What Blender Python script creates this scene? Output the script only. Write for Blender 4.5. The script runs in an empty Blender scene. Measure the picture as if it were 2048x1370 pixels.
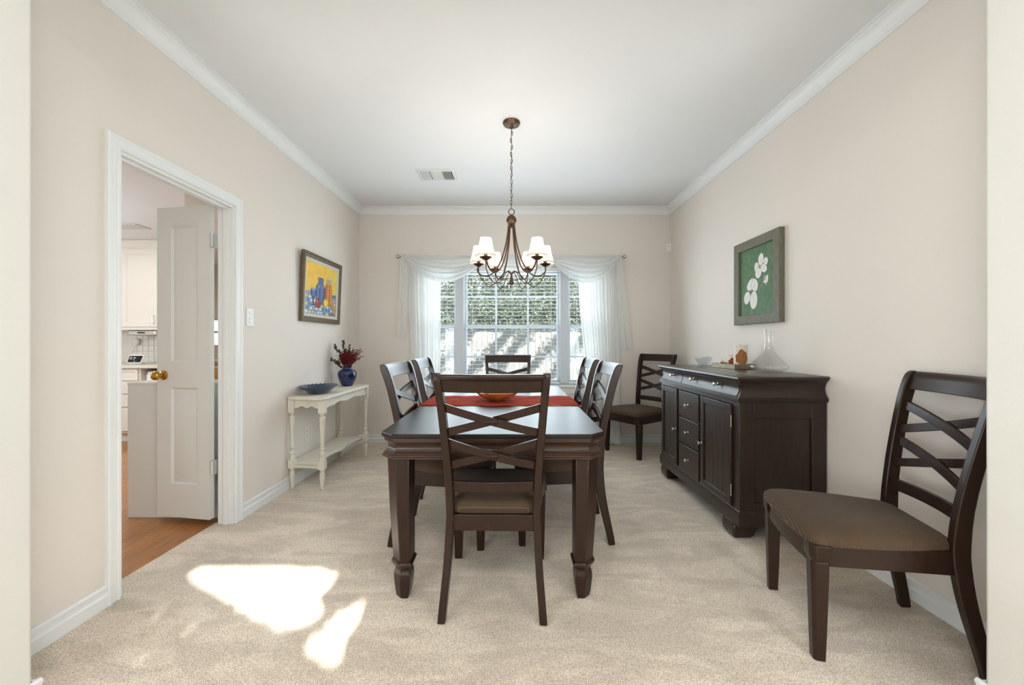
import bpy, bmesh, math, random
from mathutils import Vector, Matrix
random.seed(7)
PI = math.pi
scene = bpy.context.scene
COL = scene.collection

# ------------------------------------------------------------------ camera
F = 815.0
CAMZ = 1.165
cam_d = bpy.data.cameras.new('camera')
cam_d.sensor_width = 36.0
cam_d.lens = F / 2048 * 36.0
cam_d.shift_x = -4.5 / 2048
cam_d.shift_y = 0.7 / 2048
cam_d.clip_start = 0.02
cam = bpy.data.objects.new('camera', cam_d)
cam.location = (0, 0, CAMZ)
cam.rotation_euler = (PI / 2, 0, 0)
COL.objects.link(cam)
scene.camera = cam
scene.view_settings.view_transform = 'Standard'
scene.view_settings.look = 'None'
scene.view_settings.gamma = 1.0
scene.view_settings.exposure = 0.27
scene.view_settings.use_curve_mapping = False

# ------------------------------------------------------------------ world, sun, added fill lamps
SUN_DIR = Vector((-.25, .85, -.50)).normalized()
world = bpy.data.worlds.new('World')
scene.world = world
world.use_nodes = True
wn = world.node_tree.nodes
wn.clear()
wbg = wn.new('ShaderNodeBackground')
wout = wn.new('ShaderNodeOutputWorld')
wbg.inputs['Color'].default_value = (.80, .91, 1.0, 1)
wbg.inputs['Strength'].default_value = 1.5
world.node_tree.links.new(wbg.outputs[0], wout.inputs[0])

sun_d = bpy.data.lights.new('sun', 'SUN')
sun_d.energy = 18.0
sun_d.angle = math.radians(0.55)
sun_d.color = (1.0, .98, .95)
sun = bpy.data.objects.new('sun', sun_d)
sun.rotation_euler = SUN_DIR.to_track_quat('-Z', 'Y').to_euler()
sun.location = (2, -6, 8)
COL.objects.link(sun)


def area(name, loc, direction, sx, sy, energy, color):
    d = bpy.data.lights.new(name, 'AREA')
    d.shape = 'RECTANGLE'
    d.size = sx
    d.size_y = sy
    d.energy = energy
    d.color = color
    o = bpy.data.objects.new(name, d)
    o.location = loc
    o.rotation_euler = Vector(direction).to_track_quat('-Z', 'Y').to_euler()
    COL.objects.link(o)
    return o


# added fill lamps in the entry room, at the dining window and in the kitchen
area('front_fill', (-2.0, -1.74, 1.35), (0, 1, .28), 1.3, 1.8, 94, (.86, .94, 1.0))  # added frontal fill, no window is modelled behind it
area('front_fill', (2.0, -1.74, 1.35), (0, 1, .28), 1.3, 1.8, 94, (.86, .94, 1.0))  # matching added fill on the right
area('dining_window_fill', (-.026, 4.97, 1.36), (0, -1, .04), 2.1, 1.36, 33, (.76, .90, 1.0))  # added outside the glass to strengthen the window light
area('dining_window_fill', (-.026, 4.38, 1.36), (0, -1, .2), 2.4, 1.3, 17, (.78, .91, 1.0))  # added fill inside the room, tilted up to brighten the ceiling
area('kitchen_ceiling_fill', (-3.6, 3.2, 2.43), (0, 0, -1), .6, 1.2, 10, (1.0, .98, .95))  # added to brighten the kitchen, no fixture modelled
area('kitchen_ceiling_fill', (-4.6, 4.2, 2.43), (0, 0, -1), .5, .5, 5, (1.0, .98, .95))  # second added kitchen fill, also without a fixture
area('kitchen_side_fill', (-6.25, 3.2, 1.3), (1, 0, .5), 2.4, 1.3, 10, (.92, .96, 1.0))  # added fill off the blank side wall of the kitchen
kl = bpy.data.lights.new('kitchen_point_fill', 'POINT')  # unseen point lamp added to brighten the kitchen ceiling
kl.energy = 44
kl.shadow_soft_size = .18
kl.color = (.74, .88, 1.0)
ko = bpy.data.objects.new('kitchen_point_fill', kl)
ko.location = (-4.5, 3.1, 1.5)
COL.objects.link(ko)
area('nook_fill', (-3.3, 6.0, 2.43), (0, 0, -1), .4, .4, 9, (1.0, .98, .95))  # added to lift the dark recess wall, no fixture modelled
area('entry_fill', (0, -.5, 2.72), (0, 0, -1), .6, .6, 26, (.97, .98, 1.0))  # added fill in the entry room, no fixture modelled


# ------------------------------------------------------------------ helpers
def lin(c):
    if isinstance(c, str):
        c = tuple(int(c[i:i + 2], 16) for i in (0, 2, 4))
    if max(c) > 1.0:
        c = tuple(v / 255 for v in c)
    return tuple((v / 12.92 if v <= .04045 else ((v + .055) / 1.055) ** 2.4) for v in c)


def mat(name, col, rough=.5, metal=0., var=.06, vscale=6., bump=0., bscale=100., coat=0., spec=.5, trans=0., ior=1.45,
        stretch=None, col2=None, sheen=0., emit=None, detail=4.):
    m = bpy.data.materials.new(name)
    m.use_nodes = True
    nt = m.node_tree
    N, L = nt.nodes, nt.links
    b = N['Principled BSDF']
    c = lin(col)
    tc = N.new('ShaderNodeTexCoord')
    mp = N.new('ShaderNodeMapping')
    L.new(tc.outputs['Object'], mp.inputs['Vector'])
    if stretch:
        mp.inputs['Scale'].default_value = stretch
    nz = N.new('ShaderNodeTexNoise')
    nz.inputs['Scale'].default_value = vscale
    nz.inputs['Detail'].default_value = detail
    L.new(mp.outputs[0], nz.inputs['Vector'])
    rp = N.new('ShaderNodeValToRGB')
    rp.color_ramp.elements[0].position = .3
    rp.color_ramp.elements[1].position = .7
    if col2:
        c2 = lin(col2)
        rp.color_ramp.elements[0].color = (*c, 1)
        rp.color_ramp.elements[1].color = (*c2, 1)
    else:
        rp.color_ramp.elements[0].color = (*[max(0, v * (1 - var)) for v in c], 1)
        rp.color_ramp.elements[1].color = (*[min(1, v * (1 + var)) for v in c], 1)
    L.new(nz.outputs['Fac'], rp.inputs['Fac'])
    L.new(rp.outputs[0], b.inputs['Base Color'])
    b.inputs['Roughness'].default_value = rough
    b.inputs['Metallic'].default_value = metal
    b.inputs['Specular IOR Level'].default_value = spec
    b.inputs['Coat Weight'].default_value = coat
    b.inputs['Coat Roughness'].default_value = .12
    b.inputs['Transmission Weight'].default_value = trans
    b.inputs['IOR'].default_value = ior
    b.inputs['Sheen Weight'].default_value = sheen
    if emit:
        b.inputs['Emission Color'].default_value = (*lin(emit[0]), 1)
        b.inputs['Emission Strength'].default_value = emit[1]
    if bump:
        n2 = N.new('ShaderNodeTexNoise')
        n2.inputs['Scale'].default_value = bscale
        n2.inputs['Detail'].default_value = 3
        L.new(mp.outputs[0] if stretch else tc.outputs['Object'], n2.inputs['Vector'])
        bp = N.new('ShaderNodeBump')
        bp.inputs['Strength'].default_value = bump
        bp.inputs['Distance'].default_value = .004
        L.new(n2.outputs['Fac'], bp.inputs['Height'])
        L.new(bp.outputs[0], b.inputs['Normal'])
    return m


M = {}
M['wall'] = mat('wall paint', (233, 224, 214), .75, var=.012, vscale=2, bump=.12, bscale=95, spec=.25)
M['wall_white'] = mat('pale wall paint', (230, 227, 219), .75, var=.012, vscale=2, bump=.14, bscale=95, spec=.25)
M['ceiling'] = mat('ceiling paint', (234, 234, 233), .85, var=.012, vscale=2, bump=.10, bscale=120, spec=.2)
M['trim'] = mat('white gloss trim', (238, 238, 236), .38, var=.01, vscale=3, spec=.4)
M['door'] = mat('door paint', (226, 225, 218), .42, var=.012, vscale=3, spec=.4)
M['cab'] = mat('cream cabinet paint', (233, 226, 213), .45, var=.012, vscale=3)
M['cream'] = mat('cream distressed paint', (226, 219, 202), .5, var=.05, vscale=9)
M['wood'] = mat('espresso wood', (41, 24, 15), .28, var=.22, vscale=10, stretch=(7, 7, 1.0), coat=.0, spec=.42)
M['wood_top'] = mat('espresso tabletop', (34, 24, 19), .33, var=.05, vscale=9, stretch=(7, .8, 7), coat=.0, spec=.30)
M['wood_apron'] = mat('espresso moulding wood', (54, 33, 23), .36, var=.2, vscale=9, stretch=(1, 1, 14), coat=.10, spec=.45)
M['wood_dark'] = mat('dark sideboard wood', (42, 29, 21), .36, var=.25, vscale=9, stretch=(7, 7, 1.0), coat=.2, spec=.45)
M['wood_dark_top'] = mat('dark sideboard top', (52, 42, 35), .30, var=.15, vscale=9, stretch=(7, 1, 7), coat=.3)
M['bronze'] = mat('oil rubbed bronze', (92, 70, 54), .38, metal=.75, var=.15, vscale=30)
M['brass'] = mat('polished brass', (196, 150, 70), .12, metal=1., var=.05)
M['chrome'] = mat('satin nickel', (190, 186, 178), .22, metal=1., var=.03)
M['hinge'] = mat('painted steel hinge', (214, 213, 208), .35, metal=.4, var=.05)
M['plastic'] = mat('white plastic', (232, 231, 226), .35, var=.01)
M['dark'] = mat('dark slot', (40, 40, 40), .6, var=.02)
M['blue_glass'] = mat('cobalt glazed glass', (14, 34, 84), .08, var=.55, vscale=22, coat=.5, spec=.6)
M['blue_dish'] = mat('slate blue glass dish', (44, 62, 92), .18, var=.25, vscale=40, coat=.4)
M['frame_l'] = mat('weathered gilt frame', (104, 90, 66), .5, var=.18, vscale=25, metal=.15)
M['linen'] = mat('linen liner', (206, 198, 186), .8, var=.05, vscale=60)
M['frame_r'] = mat('grey green frame wood', (112, 108, 92), .6, var=.22, vscale=18, stretch=(6, 6, 1))
M['vent_metal'] = mat('white vent metal', (222, 221, 217), .5, var=.01)
M['red_flower'] = mat('dried red flowers', (110, 24, 20), .8, var=.45, vscale=60)
M['euca'] = mat('dried grey green leaves', (70, 72, 54), .8, var=.3, vscale=40)
M['stem'] = mat('dry stems', (84, 62, 44), .8, var=.2)
M['amber'] = mat('amber art glass', (170, 98, 44), .10, var=.35, vscale=14, coat=.5)
M['tray'] = mat('pewter tray', (150, 138, 116), .35, metal=.5, var=.15, vscale=30)
M['wax'] = mat('cream candle wax', (232, 220, 198), .55, var=.05, vscale=30)
M['leaf_brown'] = mat('pressed brown leaf', (160, 100, 52), .7, var=.25, vscale=60, stretch=(1, 1, 3))
M['leaf_red'] = mat('pressed red leaf', (136, 62, 40), .7, var=.25, vscale=60)
M['wood_box'] = mat('honey wood box', (196, 146, 78), .5, var=.2, vscale=10)
M['steel'] = mat('brushed steel', (178, 176, 168), .3, metal=.85, var=.05)
M['screen_black'] = mat('black glass screen', (24, 26, 30), .12, var=.02)
M['tile'] = mat('glazed tile', (232, 226, 214), .22, var=.02)
M['counter'] = mat('pale stone counter', (222, 212, 196), .3, var=.06, vscale=80)
M['fence'] = mat('weathered fence boards', (120, 118, 114), .85, var=.22, vscale=4, stretch=(9, 9, .8))
M['bark'] = mat('tree bark', (92, 84, 74), .9, var=.3, vscale=12)
M['ground'] = mat('lawn soil', (112, 120, 84), .95, var=.3, vscale=3)
M['blind'] = mat('white blind slats', (234, 235, 236), .45, var=.005)
M['vinyl'] = mat('white vinyl window', (206, 210, 215), .4, var=.005)
M['cord'] = mat('pale cord', (220, 218, 212), .7, var=.02)
M['foot_dark'] = M['wood_dark']


def leaf_mat(name, c1, c2):
    m = mat(name, c1, .55, var=.3, vscale=1.7, col2=c2, spec=.5)
    nt = m.node_tree
    b = nt.nodes['Principled BSDF']
    tr = nt.nodes.new('ShaderNodeBsdfTranslucent')
    tr.inputs['Color'].default_value = (*lin(c2), 1)
    mx = nt.nodes.new('ShaderNodeMixShader')
    mx.inputs[0].default_value = .35
    nt.links.new(b.outputs[0], mx.inputs[1])
    nt.links.new(tr.outputs[0], mx.inputs[2])
    nt.links.new(mx.outputs[0], nt.nodes['Material Output'].inputs[0])
    return m


M['leaf'] = leaf_mat('tree leaves', (80, 90, 76), (148, 156, 136))
M['leaf2'] = leaf_mat('shrub leaves', (64, 75, 64), (124, 134, 118))


def glass_thin(name, tint=(1, 1, 1), fac=.10):
    m = bpy.data.materials.new(name)
    m.use_nodes = True
    nt = m.node_tree
    nt.nodes.clear()
    o = nt.nodes.new('ShaderNodeOutputMaterial')
    t = nt.nodes.new('ShaderNodeBsdfTransparent')
    t.inputs[0].default_value = (*tint, 1)
    g = nt.nodes.new('ShaderNodeBsdfGlossy')
    g.inputs['Roughness'].default_value = .02
    lw = nt.nodes.new('ShaderNodeLayerWeight')
    lw.inputs['Blend'].default_value = .15
    mm = nt.nodes.new('ShaderNodeMath')
    mm.operation = 'MULTIPLY_ADD'
    mm.inputs[1].default_value = .24
    mm.inputs[2].default_value = fac * .4
    nt.links.new(lw.outputs['Facing'], mm.inputs[0])
    mx = nt.nodes.new('ShaderNodeMixShader')
    nt.links.new(mm.outputs[0], mx.inputs[0])
    nt.links.new(t.outputs[0], mx.inputs[1])
    nt.links.new(g.outputs[0], mx.inputs[2])
    nt.links.new(mx.outputs[0], o.inputs[0])
    return m


M['pane'] = glass_thin('window glass', (.97, .98, .98), .06)
M['crystal'] = glass_thin('cut crystal', (.95, .96, .97), .30)
M['clear'] = glass_thin('clear thin glass', (.985, .988, .988), .10)


def sheer_mat(name, col, transp, translucency=.5):
    m = bpy.data.materials.new(name)
    m.use_nodes = True
    nt = m.node_tree
    nt.nodes.clear()
    N, L = nt.nodes, nt.links
    o = N.new('ShaderNodeOutputMaterial')
    t = N.new('ShaderNodeBsdfTransparent')
    d = N.new('ShaderNodeBsdfDiffuse')
    tr = N.new('ShaderNodeBsdfTranslucent')
    d.inputs[0].default_value = (*lin(col), 1)
    tr.inputs[0].default_value = (*lin(col), 1)
    a = N.new('ShaderNodeMixShader')
    a.inputs[0].default_value = translucency
    L.new(d.outputs[0], a.inputs[1])
    L.new(tr.outputs[0], a.inputs[2])
    tc = N.new('ShaderNodeTexCoord')
    nz = N.new('ShaderNodeTexNoise')
    nz.inputs['Scale'].default_value = 60
    L.new(tc.outputs['Object'], nz.inputs['Vector'])
    ma = N.new('ShaderNodeMath')
    ma.operation = 'MULTIPLY_ADD'
    ma.inputs[1].default_value = .08
    ma.inputs[2].default_value = (1 - transp) - .04
    L.new(nz.outputs['Fac'], ma.inputs[0])
    x = N.new('ShaderNodeMixShader')
    L.new(ma.outputs[0], x.inputs[0])
    L.new(t.outputs[0], x.inputs[1])
    L.new(a.outputs[0], x.inputs[2])
    L.new(x.outputs[0], o.inputs[0])
    return m


M['sheer'] = sheer_mat('sheer curtain voile', (253, 253, 251), .14, .6)
M['scarf'] = sheer_mat('sheer scarf voile', (249, 250, 249), .34, .5)
M['screen_mesh'] = sheer_mat('insect screen mesh', (150, 152, 154), .72, .2)


def carpet_mat():
    m = mat('cut pile carpet', (231, 216, 197), .95, var=.10, vscale=1.6, spec=.1, sheen=.25)
    nt = m.node_tree
    N, L = nt.nodes, nt.links
    b = N['Principled BSDF']
    tc = N['Texture Coordinate']
    base = b.inputs['Base Color'].links[0].from_socket
    fine = N.new('ShaderNodeTexNoise')
    fine.inputs['Scale'].default_value = 260
    fine.inputs['Detail'].default_value = 2
    L.new(tc.outputs['Object'], fine.inputs['Vector'])
    rp = N.new('ShaderNodeValToRGB')
    rp.color_ramp.elements[0].position = .36
    rp.color_ramp.elements[0].color = (.50, .47, .43, 1)
    rp.color_ramp.elements[1].position = .60
    rp.color_ramp.elements[1].color = (1.06, 1.05, 1.03, 1)
    L.new(fine.outputs['Fac'], rp.inputs[0])
    mx = N.new('ShaderNodeMix')
    mx.data_type = 'RGBA'
    mx.blend_type = 'MULTIPLY'
    mx.inputs[0].default_value = .75
    L.new(base, mx.inputs[6])
    L.new(rp.outputs[0], mx.inputs[7])
    # brushed pile patches
    mp = N.new('ShaderNodeMapping')
    mp.inputs['Rotation'].default_value = (0, 0, .5)
    mp.inputs['Scale'].default_value = (1.0, 2.6, 1)
    L.new(tc.outputs['Object'], mp.inputs[0])
    pn = N.new('ShaderNodeTexNoise')
    pn.inputs['Scale'].default_value = 2.4
    pn.inputs['Detail'].default_value = 3
    pn.inputs['Distortion'].default_value = 1.2
    L.new(mp.outputs[0], pn.inputs[0])
    rp2 = N.new('ShaderNodeValToRGB')
    rp2.color_ramp.elements[0].position = .42
    rp2.color_ramp.elements[0].color = (.89, .88, .87, 1)
    rp2.color_ramp.elements[1].position = .58
    rp2.color_ramp.elements[1].color = (1.06, 1.06, 1.06, 1)
    L.new(pn.outputs['Fac'], rp2.inputs[0])
    m2 = N.new('ShaderNodeMix')
    m2.data_type = 'RGBA'
    m2.blend_type = 'MULTIPLY'
    m2.inputs[0].default_value = 1
    L.new(mx.outputs[2], m2.inputs[6])
    L.new(rp2.outputs[0], m2.inputs[7])
    L.new(m2.outputs[2], b.inputs['Base Color'])
    bp = N.new('ShaderNodeBump')
    bp.inputs['Strength'].default_value = .45
    bp.inputs['Distance'].default_value = .008
    L.new(fine.outputs['Fac'], bp.inputs['Height'])
    L.new(bp.outputs[0], b.inputs['Normal'])
    return m


M['carpet'] = carpet_mat()


def corduroy():
    m = mat('brown corduroy', (86, 69, 54), .9, var=.08, vscale=4, sheen=.08, spec=.15)
    nt = m.node_tree
    N, L = nt.nodes, nt.links
    b = N['Principled BSDF']
    tc = N['Texture Coordinate']
    base = b.inputs['Base Color'].links[0].from_socket
    w = N.new('ShaderNodeTexWave')
    w.bands_direction = 'Y'
    w.inputs['Scale'].default_value = 70
    w.inputs['Distortion'].default_value = .6
    w.inputs['Detail'].default_value = 2
    w.inputs['Detail Scale'].default_value = 3
    L.new(tc.outputs['Object'], w.inputs[0])
    rp = N.new('ShaderNodeValToRGB')
    rp.color_ramp.elements[0].color = (.58, .56, .54, 1)
    rp.color_ramp.elements[1].color = (1.14, 1.11, 1.05, 1)
    L.new(w.outputs['Fac'], rp.inputs[0])
    mx = N.new('ShaderNodeMix')
    mx.data_type = 'RGBA'
    mx.blend_type = 'MULTIPLY'
    mx.inputs[0].default_value = 1
    L.new(base, mx.inputs[6])
    L.new(rp.outputs[0], mx.inputs[7])
    L.new(mx.outputs[2], b.inputs['Base Color'])
    bp = N.new('ShaderNodeBump')
    bp.inputs['Strength'].default_value = .5
    bp.inputs['Distance'].default_value = .0015
    L.new(w.outputs['Fac'], bp.inputs['Height'])
    L.new(bp.outputs[0], b.inputs['Normal'])
    return m


M['corduroy'] = corduroy()


def runner_mat():
    m = mat('red woven runner', (128, 42, 32), .95, var=.3, vscale=5, sheen=0., spec=.04, stretch=(1.2, 12, 1), col2=(176, 74, 52))
    nt = m.node_tree
    N, L = nt.nodes, nt.links
    b = N['Principled BSDF']
    tc = N['Texture Coordinate']
    base = b.inputs['Base Color'].links[0].from_socket
    mp = N.new('ShaderNodeMapping')
    mp.inputs['Scale'].default_value = (2.0, 22, 1)
    L.new(tc.outputs['Object'], mp.inputs[0])
    v = N.new('ShaderNodeTexVoronoi')
    v.inputs['Scale'].default_value = 2.2
    L.new(mp.outputs[0], v.inputs['Vector'])
    rp = N.new('ShaderNodeValToRGB')
    rp.color_ramp.elements[0].position = .10
    rp.color_ramp.elements[0].color = (.50, .34, .22, 1)
    rp.color_ramp.elements[1].position = .22
    rp.color_ramp.elements[1].color = (0, 0, 0, 1)
    L.new(v.outputs['Distance'], rp.inputs[0])
    mx = N.new('ShaderNodeMix')
    mx.data_type = 'RGBA'
    mx.blend_type = 'ADD'
    mx.inputs[0].default_value = .8
    L.new(base, mx.inputs[6])
    L.new(rp.outputs[0], mx.inputs[7])
    L.new(mx.outputs[2], b.inputs['Base Color'])
    return m


M['runner'] = runner_mat()


def plank_mat():
    m = mat('honey oak planks', (176, 116, 60), .32, var=.25, vscale=7, stretch=(12, 1.0, 1), coat=.15)
    nt = m.node_tree
    N, L = nt.nodes, nt.links
    b = N['Principled BSDF']
    tc = N['Texture Coordinate']
    base = b.inputs['Base Color'].links[0].from_socket
    mp = N.new('ShaderNodeMapping')
    mp.inputs['Rotation'].default_value = (0, 0, PI / 2)
    L.new(tc.outputs['Object'], mp.inputs[0])
    br = N.new('ShaderNodeTexBrick')
    br.inputs['Scale'].default_value = 1
    br.inputs['Brick Width'].default_value = 1.1
    br.inputs['Row Height'].default_value = .125
    br.inputs['Mortar Size'].default_value = .0012
    br.inputs['Color1'].default_value = (1.05, 1.03, 1.0, 1)
    br.inputs['Color2'].default_value = (.82, .80, .78, 1)
    br.inputs['Mortar'].default_value = (.35, .3, .25, 1)
    L.new(mp.outputs[0], br.inputs[0])
    mx = N.new('ShaderNodeMix')
    mx.data_type = 'RGBA'
    mx.blend_type = 'MULTIPLY'
    mx.inputs[0].default_value = 1
    L.new(base, mx.inputs[6])
    L.new(br.outputs[0], mx.inputs[7])
    L.new(mx.outputs[2], b.inputs['Base Color'])
    return m


M['planks'] = plank_mat()


def shade_mat():
    m = bpy.data.materials.new('lit fabric lampshade')
    m.use_nodes = True
    nt = m.node_tree
    nt.nodes.clear()
    N, L = nt.nodes, nt.links
    o = N.new('ShaderNodeOutputMaterial')
    d = N.new('ShaderNodeBsdfDiffuse')
    tr = N.new('ShaderNodeBsdfTranslucent')
    nz = N.new('ShaderNodeTexNoise')
    nz.inputs['Scale'].default_value = 90
    tc = N.new('ShaderNodeTexCoord')
    L.new(tc.outputs['Object'], nz.inputs[0])
    rp = N.new('ShaderNodeValToRGB')
    rp.color_ramp.elements[0].color = (.80, .74, .68, 1)
    rp.color_ramp.elements[1].color = (.92, .87, .82, 1)
    L.new(nz.outputs['Fac'], rp.inputs[0])
    L.new(rp.outputs[0], d.inputs[0])
    L.new(rp.outputs[0], tr.inputs[0])
    x = N.new('ShaderNodeMixShader')
    x.inputs[0].default_value = .5
    L.new(d.outputs[0], x.inputs[1])
    L.new(tr.outputs[0], x.inputs[2])
    L.new(x.outputs[0], o.inputs[0])
    return m


M['shade'] = shade_mat()
M['shade_trim'] = mat('shade trim tape', (196, 176, 160), .8, var=.04)
M['bulb'] = mat('lit candle bulb', (255, 240, 220), .4, var=0, emit=((255, 226, 190), 2.0))


class MB:
    def __init__(s):
        s.v, s.f, s.m = [], [], []

    def face(s, idx, mi=0):
        s.f.append(tuple(idx))
        s.m.append(mi)

    def add(s, pts):
        b = len(s.v)
        s.v.extend([tuple(p) for p in pts])
        return list(range(b, b + len(pts)))

    def box(s, x0, x1, y0, y1, z0, z1, mi=0):
        i = s.add([(x0, y0, z0), (x1, y0, z0), (x1, y1, z0), (x0, y1, z0), (x0, y0, z1), (x1, y0, z1), (x1, y1, z1), (x0, y1, z1)])
        for q in ((3, 2, 1, 0), (4, 5, 6, 7), (0, 1, 5, 4), (1, 2, 6, 5), (2, 3, 7, 6), (3, 0, 4, 7)):
            s.face([i[k] for k in q], mi)
        return s

    def loft(s, rings, closed=True, cap0=True, cap1=True, mi=0, loop=False):
        R = [s.add(r) for r in rings]
        n = len(R[0])
        pairs = list(zip(R[:-1], R[1:]))
        if loop:
            pairs.append((R[-1], R[0]))
        for a, b in pairs:
            for k in range(n if closed else n - 1):
                k2 = (k + 1) % n
                s.face((a[k], a[k2], b[k2], b[k]), mi)
        if closed and not loop:
            if cap0:
                s.face(R[0][::-1], mi)
            if cap1:
                s.face(R[-1], mi)
        return s

    def prism(s, poly, axis, a0, a1, mi=0):
        def mk(p, a):
            if axis == 'z':
                return (p[0], p[1], a)
            if axis == 'y':
                return (p[0], a, p[1])
            return (a, p[0], p[1])
        return s.loft([[mk(p, a0) for p in poly], [mk(p, a1) for p in poly]], mi=mi)

    def lathe(s, prof, n=24, c=(0, 0, 0), mi=0, closed_prof=False, fn=None):
        rings = []
        for r, z in prof:
            ring = []
            for k in range(n):
                a = 2 * PI * k / n
                rr = r * (fn(a, z) if fn else 1)
                ring.append((c[0] + rr * math.cos(a), c[1] + rr * math.sin(a), c[2] + z))
            rings.append(ring)
        return s.loft(rings, mi=mi, cap0=prof[0][0] > 1e-6 or True, cap1=True, loop=closed_prof)

    def tube(s, pts, r, n=8, mi=0, cap=True, closed=False):
        P = [Vector(p) for p in pts]
        m = len(P)
        rad = r if isinstance(r, (list, tuple)) else [r] * m
        rings = []
        prev = None
        for i in range(m):
            if closed:
                t = (P[(i + 1) % m] - P[(i - 1) % m]).normalized()
            else:
                t = (P[min(i + 1, m - 1)] - P[max(i - 1, 0)])
                t = t.normalized() if t.length > 1e-9 else Vector((0, 0, 1))
            if prev is None:
                a = Vector((0, 0, 1)) if abs(t.z) < .9 else Vector((1, 0, 0))
                u = t.cross(a).normalized()
            else:
                u = (prev - t * prev.dot(t))
                u = u.normalized() if u.length > 1e-6 else t.orthogonal().normalized()
            prev = u
            w = t.cross(u)
            rings.append([tuple(P[i] + u * (rad[i] * math.cos(2 * PI * k / n)) + w * (rad[i] * math.sin(2 * PI * k / n))) for k in range(n)])
        return s.loft(rings, mi=mi, cap0=cap, cap1=cap, loop=closed)

    def sphere(s, c, r, n=12, m=8, mi=0, sc=(1, 1, 1)):
        rings = []
        for j in range(1, m):
            t = PI * j / m
            rings.append([(c[0] + sc[0] * r * math.sin(t) * math.cos(2 * PI * k / n), c[1] + sc[1] * r * math.sin(t) * math.sin(2 * PI * k / n),
                           c[2] - sc[2] * r * math.cos(t)) for k in range(n)])
        R = [s.add(q) for q in rings]
        bot = s.add([(c[0], c[1], c[2] - sc[2] * r)])[0]
        top = s.add([(c[0], c[1], c[2] + sc[2] * r)])[0]
        for a, b in zip(R[:-1], R[1:]):
            for k in range(n):
                k2 = (k + 1) % n
                s.face((a[k], a[k2], b[k2], b[k]), mi)
        for k in range(n):
            k2 = (k + 1) % n
            s.face((R[0][k2], R[0][k], bot), mi)
            s.face((R[-1][k], R[-1][k2], top), mi)
        return s

    def grid(s, fn, nu, nv, mi=0):
        base = len(s.v)
        for i in range(nu + 1):
            for j in range(nv + 1):
                s.v.append(tuple(fn(i / nu, j / nv)))
        for i in range(nu):
            for j in range(nv):
                a = base + i * (nv + 1) + j
                s.face((a, a + nv + 1, a + nv + 2, a + 1), mi)
        return s

    def build(s, name, mats, parent=None, bevel=0., smooth=35., recalc=True, seg=2, world=True, solid=0., flat=False):
        """parent given and world: vertices are world positions (parent unrotated);  no parent: origin moves to the base centre."""
        off = Vector((0, 0, 0))
        if parent is not None and world:
            p = parent
            while p is not None:
                off += p.location
                p = p.parent
        if parent is None:
            xs = [p[0] for p in s.v]
            ys = [p[1] for p in s.v]
            zs = [p[2] for p in s.v]
            off = Vector(((min(xs) + max(xs)) / 2, (min(ys) + max(ys)) / 2, min(zs)))
        me = bpy.data.meshes.new(name)
        me.from_pydata([tuple(Vector(p) - off) for p in s.v], [], s.f)
        if not isinstance(mats, (list, tuple)):
            mats = [mats]
        for q in mats:
            me.materials.append(q)
        if len(mats) > 1:
            for p, k in zip(me.polygons, s.m):
                p.material_index = k
        if recalc:
            bm = bmesh.new()
            bm.from_mesh(me)
            bmesh.ops.recalc_face_normals(bm, faces=bm.faces)
            bm.to_mesh(me)
            bm.free()
        if not flat:
            me.shade_smooth()
            me.set_sharp_from_angle(angle=math.radians(smooth))
        me.update()
        o = bpy.data.objects.new(name, me)
        COL.objects.link(o)
        if parent is not None:
            o.parent = parent
        else:
            o.location = off
        if solid:
            md = o.modifiers.new('solid', 'SOLIDIFY')
            md.thickness = solid
            md.offset = 0
        if bevel:
            md = o.modifiers.new('bevel', 'BEVEL')
            md.width = bevel
            md.segments = seg
            md.limit_method = 'ANGLE'
            md.angle_limit = math.radians(40)
            md.harden_normals = False
        return o


def tag(o, label, cat, group=None):
    o['label'] = label
    o['category'] = cat
    if group:
        o['group'] = group
    return o


def thing(name, label, cat, loc=(0, 0, 0), group=None):
    o = bpy.data.objects.new(name, None)
    o.empty_display_size = .1
    o.location = loc
    COL.objects.link(o)
    return tag(o, label, cat, group)


def struct(o, label=None):
    o['kind'] = 'structure'
    if label:
        o['label'] = label
    return o


def sroot(name, loc):
    o = bpy.data.objects.new(name, None)
    o.empty_display_size = .1
    o.location = loc
    COL.objects.link(o)
    o['kind'] = 'structure'
    return o


def copy_tree(o, parent=None):
    c = o.copy()
    COL.objects.link(c)
    if parent is not None:
        c.parent = parent
    for ch in list(o.children):
        copy_tree(ch, c)
    return c


def smoothstep(a, b, x):
    t = max(0, min(1, (x - a) / (b - a)))
    return t * t * (3 - 2 * t)


def interp(tab, x):
    if x <= tab[0][0]:
        return tab[0][1]
    for (x0, y0), (x1, y1) in zip(tab[:-1], tab[1:]):
        if x <= x1:
            return y0 + (y1 - y0) * (x - x0) / (x1 - x0)
    return tab[-1][1]


def catmull(pts, n=6):
    P = [Vector(p) for p in pts]
    out = []
    for i in range(len(P) - 1):
        p0 = P[max(i - 1, 0)]
        p1, p2 = P[i], P[i + 1]
        p3 = P[min(i + 2, len(P) - 1)]
        for k in range(n):
            t = k / n
            out.append(.5 * ((2 * p1) + (p2 - p0) * t + (2 * p0 - 5 * p1 + 4 * p2 - p3) * t * t + (3 * p1 - p0 - 3 * p2 + p3) * t ** 3))
    out.append(P[-1])
    return out


# ------------------------------------------------------------------ room shell
XL, XR, YF, YB, ZC = -1.81, 1.817, 1.29, 4.76, 2.74
DY0, DY1, DZ = 1.862, 2.632, 2.046          # door opening in the left wall
KX = -1.900                                  # kitchen side of that wall
WX0, WX1, WZ0, WZ1 = -1.10, 1.05, .655, 2.057
OX0, OX1, OZ = -1.522, 1.487, 2.46           # wide opening the picture is taken through
FX0, FX1, FY0 = -3.3, 3.3, -1.8              # entry room

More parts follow.
